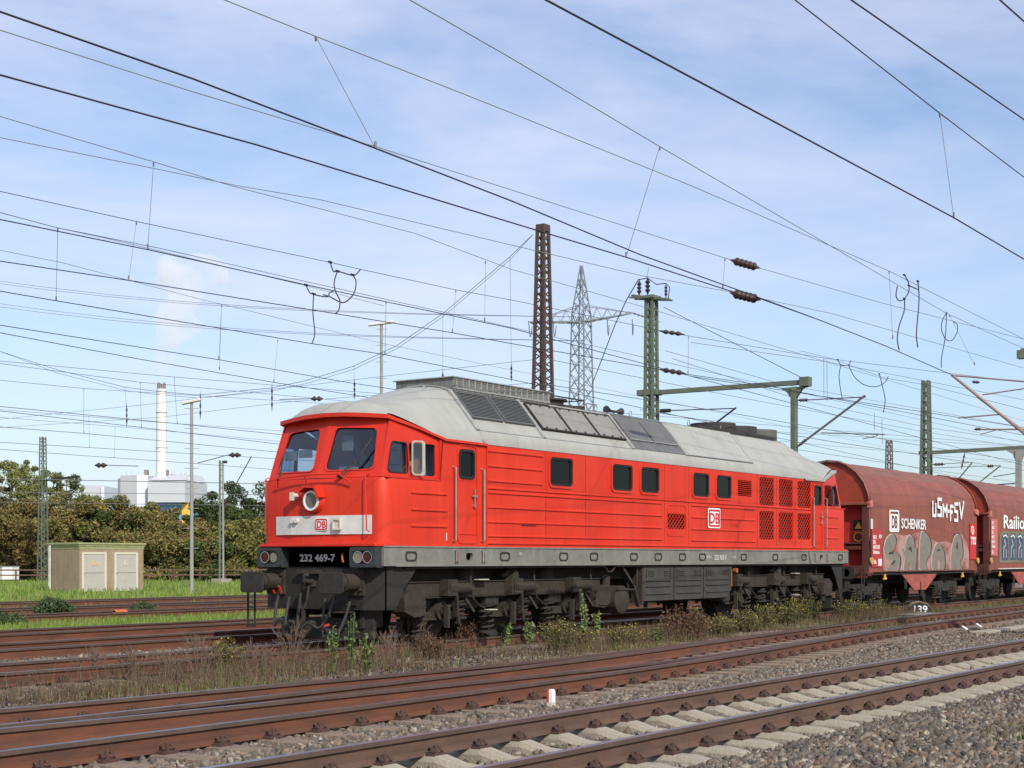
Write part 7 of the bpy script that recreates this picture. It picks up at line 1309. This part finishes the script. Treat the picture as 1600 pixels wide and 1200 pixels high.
blades('grass',reg(4500,-6.9,-3.8,-12.3,-11.45,-.09,1,-.3),.09,.003,GR+DRY)
leafcloud('weed_leaves',reg(16000,-13,30,-2.9,.5,-.15,1,.2)+NP.normal(size=(1,3))*0,None,.022,DRY+[(.13,.06,.045)]*3,None,kind='stuff')
# ================= SMALL THINGS =================
p=gp(860,1106,-.2); mk=thing('clearance_marker','small red and white rounded marker post on the ballast beside the nearest track','marker post',p)
for nm_,mt_,pr in (('red_half',M['redh'],[(.008,.06),(.036,.06),(.036,.17),(.026,.195),(.008,.204)]),('white_half',M['white'],[(-.036,.06),(.007,.06),(.007,.204),(-.01,.204),(-.026,.195),(-.036,.17)])):
    m=MB(); m.prism(pr,lambda a,b,d:(d,a,b),-.02,.045); m.build(nm_,mt_,mk)
MB().box(-.02,.055,-.032,.032,-.05,.06).build('marker_base',M['cream'],mk)
p=gp(1437,958,-.15); sg=thing('point_number_sign','low black half round sign with the white number 139 beside the converging rails','sign',(p[0],p[1],-.2),R(YAW-90)+.0)
m=MB(); pr=[(-.36,-.06),(.36,-.06),(.34,.16),(.22,.31),(0,.37),(-.22,.31),(-.34,.16)]; m.prism(pr,lambda a,b,d:(a,d,b),0,.06); m.build('sign_plate',M['black'],sg)
m=MB(); text(m,'139',.30,lambda a,b,d:(a,-.02+d,.06+b),align='CENTER',bold=.006,sx=1.0); m.build('sign_lettering',M['white'],sg)
m=MB(); m.prism([(-.34,.20),(-.22,.345),(0,.40),(.22,.345),(.34,.20),(.2,.31),(0,.365),(-.2,.31)],lambda a,b,d:(a,d,b),.01,.3); m.build('sign_cap',M['conc2'],sg)
p=gp(1435,965,-.2); bx2=thing('point_machine','flat rusty point machine box under the black number sign','point machine',(p[0],p[1],-.22),0)
MB().box(-.9,.9,-.25,.25,0,.12).build('machine_case',M['rustd'],bx2,bevel=.02); MB().box(-.95,.95,-.28,.28,.12,.14).build('machine_lid',M['greyp'],bx2)
for (u,v,lab,c) in ((1297,955,'yellow dome cover in the weeds right of the rear bogie',M['yellow']),(186,962,'orange dome cover lying on the grass strip below the hut',M['orange'])):
    p=gp(u,v,-.2); o=thing('cable_cover',lab,'cover',(p[0],p[1],-.22)); m=MB(); rows=[]
    for i in range(9):
        a=math.pi*i/8; rows.append([(x,-.13*math.cos(a),.12+.07*math.sin(a)) for x in (-.22,-.18,.18,.22)])
    m.grid(rows); m.build('cover_dome',c,o,solid=.02,smooth='all'); MB().box(-.19,.19,-.11,.11,0,.12).build('cover_base',M['conc'],o)
for (u,v,l_,lab) in ((1375,970,1.8,'pale cable trough lid beside the rails near the number sign'),(1575,984,2.2,'grey flat concrete slab beside the nearest track at the right edge')):
    p=gp(u,v,-.2); tag(MB().box(p[0]-l_,p[0]+l_,p[1]-.18,p[1]+.18,-.24,-.15).build('concrete_slab',M['conc'],bevel=.02),lab,'slab')
for (u,v,lab) in ((1508,981,'white bent clamp at the rail foot, left of two'),(1530,977,'white bent clamp at the rail foot, right of two')):
    p=gp(u,v,-.12); m=MB(); m.hexa([(p[0]-.06,p[1]-.05,-.16),(p[0]+.06,p[1]-.05,-.16),(p[0]+.06,p[1]+.06,-.09),(p[0]-.06,p[1]+.06,-.09),(p[0]-.06,p[1]-.05,-.145),(p[0]+.06,p[1]-.05,-.145),(p[0]+.06,p[1]+.06,-.075),(p[0]-.06,p[1]+.06,-.075)]); tag(m.build('rail_clamp',M['white']),lab,'clamp')

split_sides({'spring_seat','coil_spring','access_panel','brake_rigging','brake_lever','bogie_frame','headstock','front_handrail','roof_seam','lifting_eye','battery_box','end_number','box_ribs','yellow_hook','cab_lower_body','cab_upper_body','roof_brow','bogie_end_box','body_side','cab_interior','frame_sill','sill_pipe','body_seam','bogie_support','sill_grips','sill_cover_rims','step_strip','roof_rail','rail_guard','exhaust_cover','horn_caps','spring_seat','wiper','front_handrail','sun_visor'})
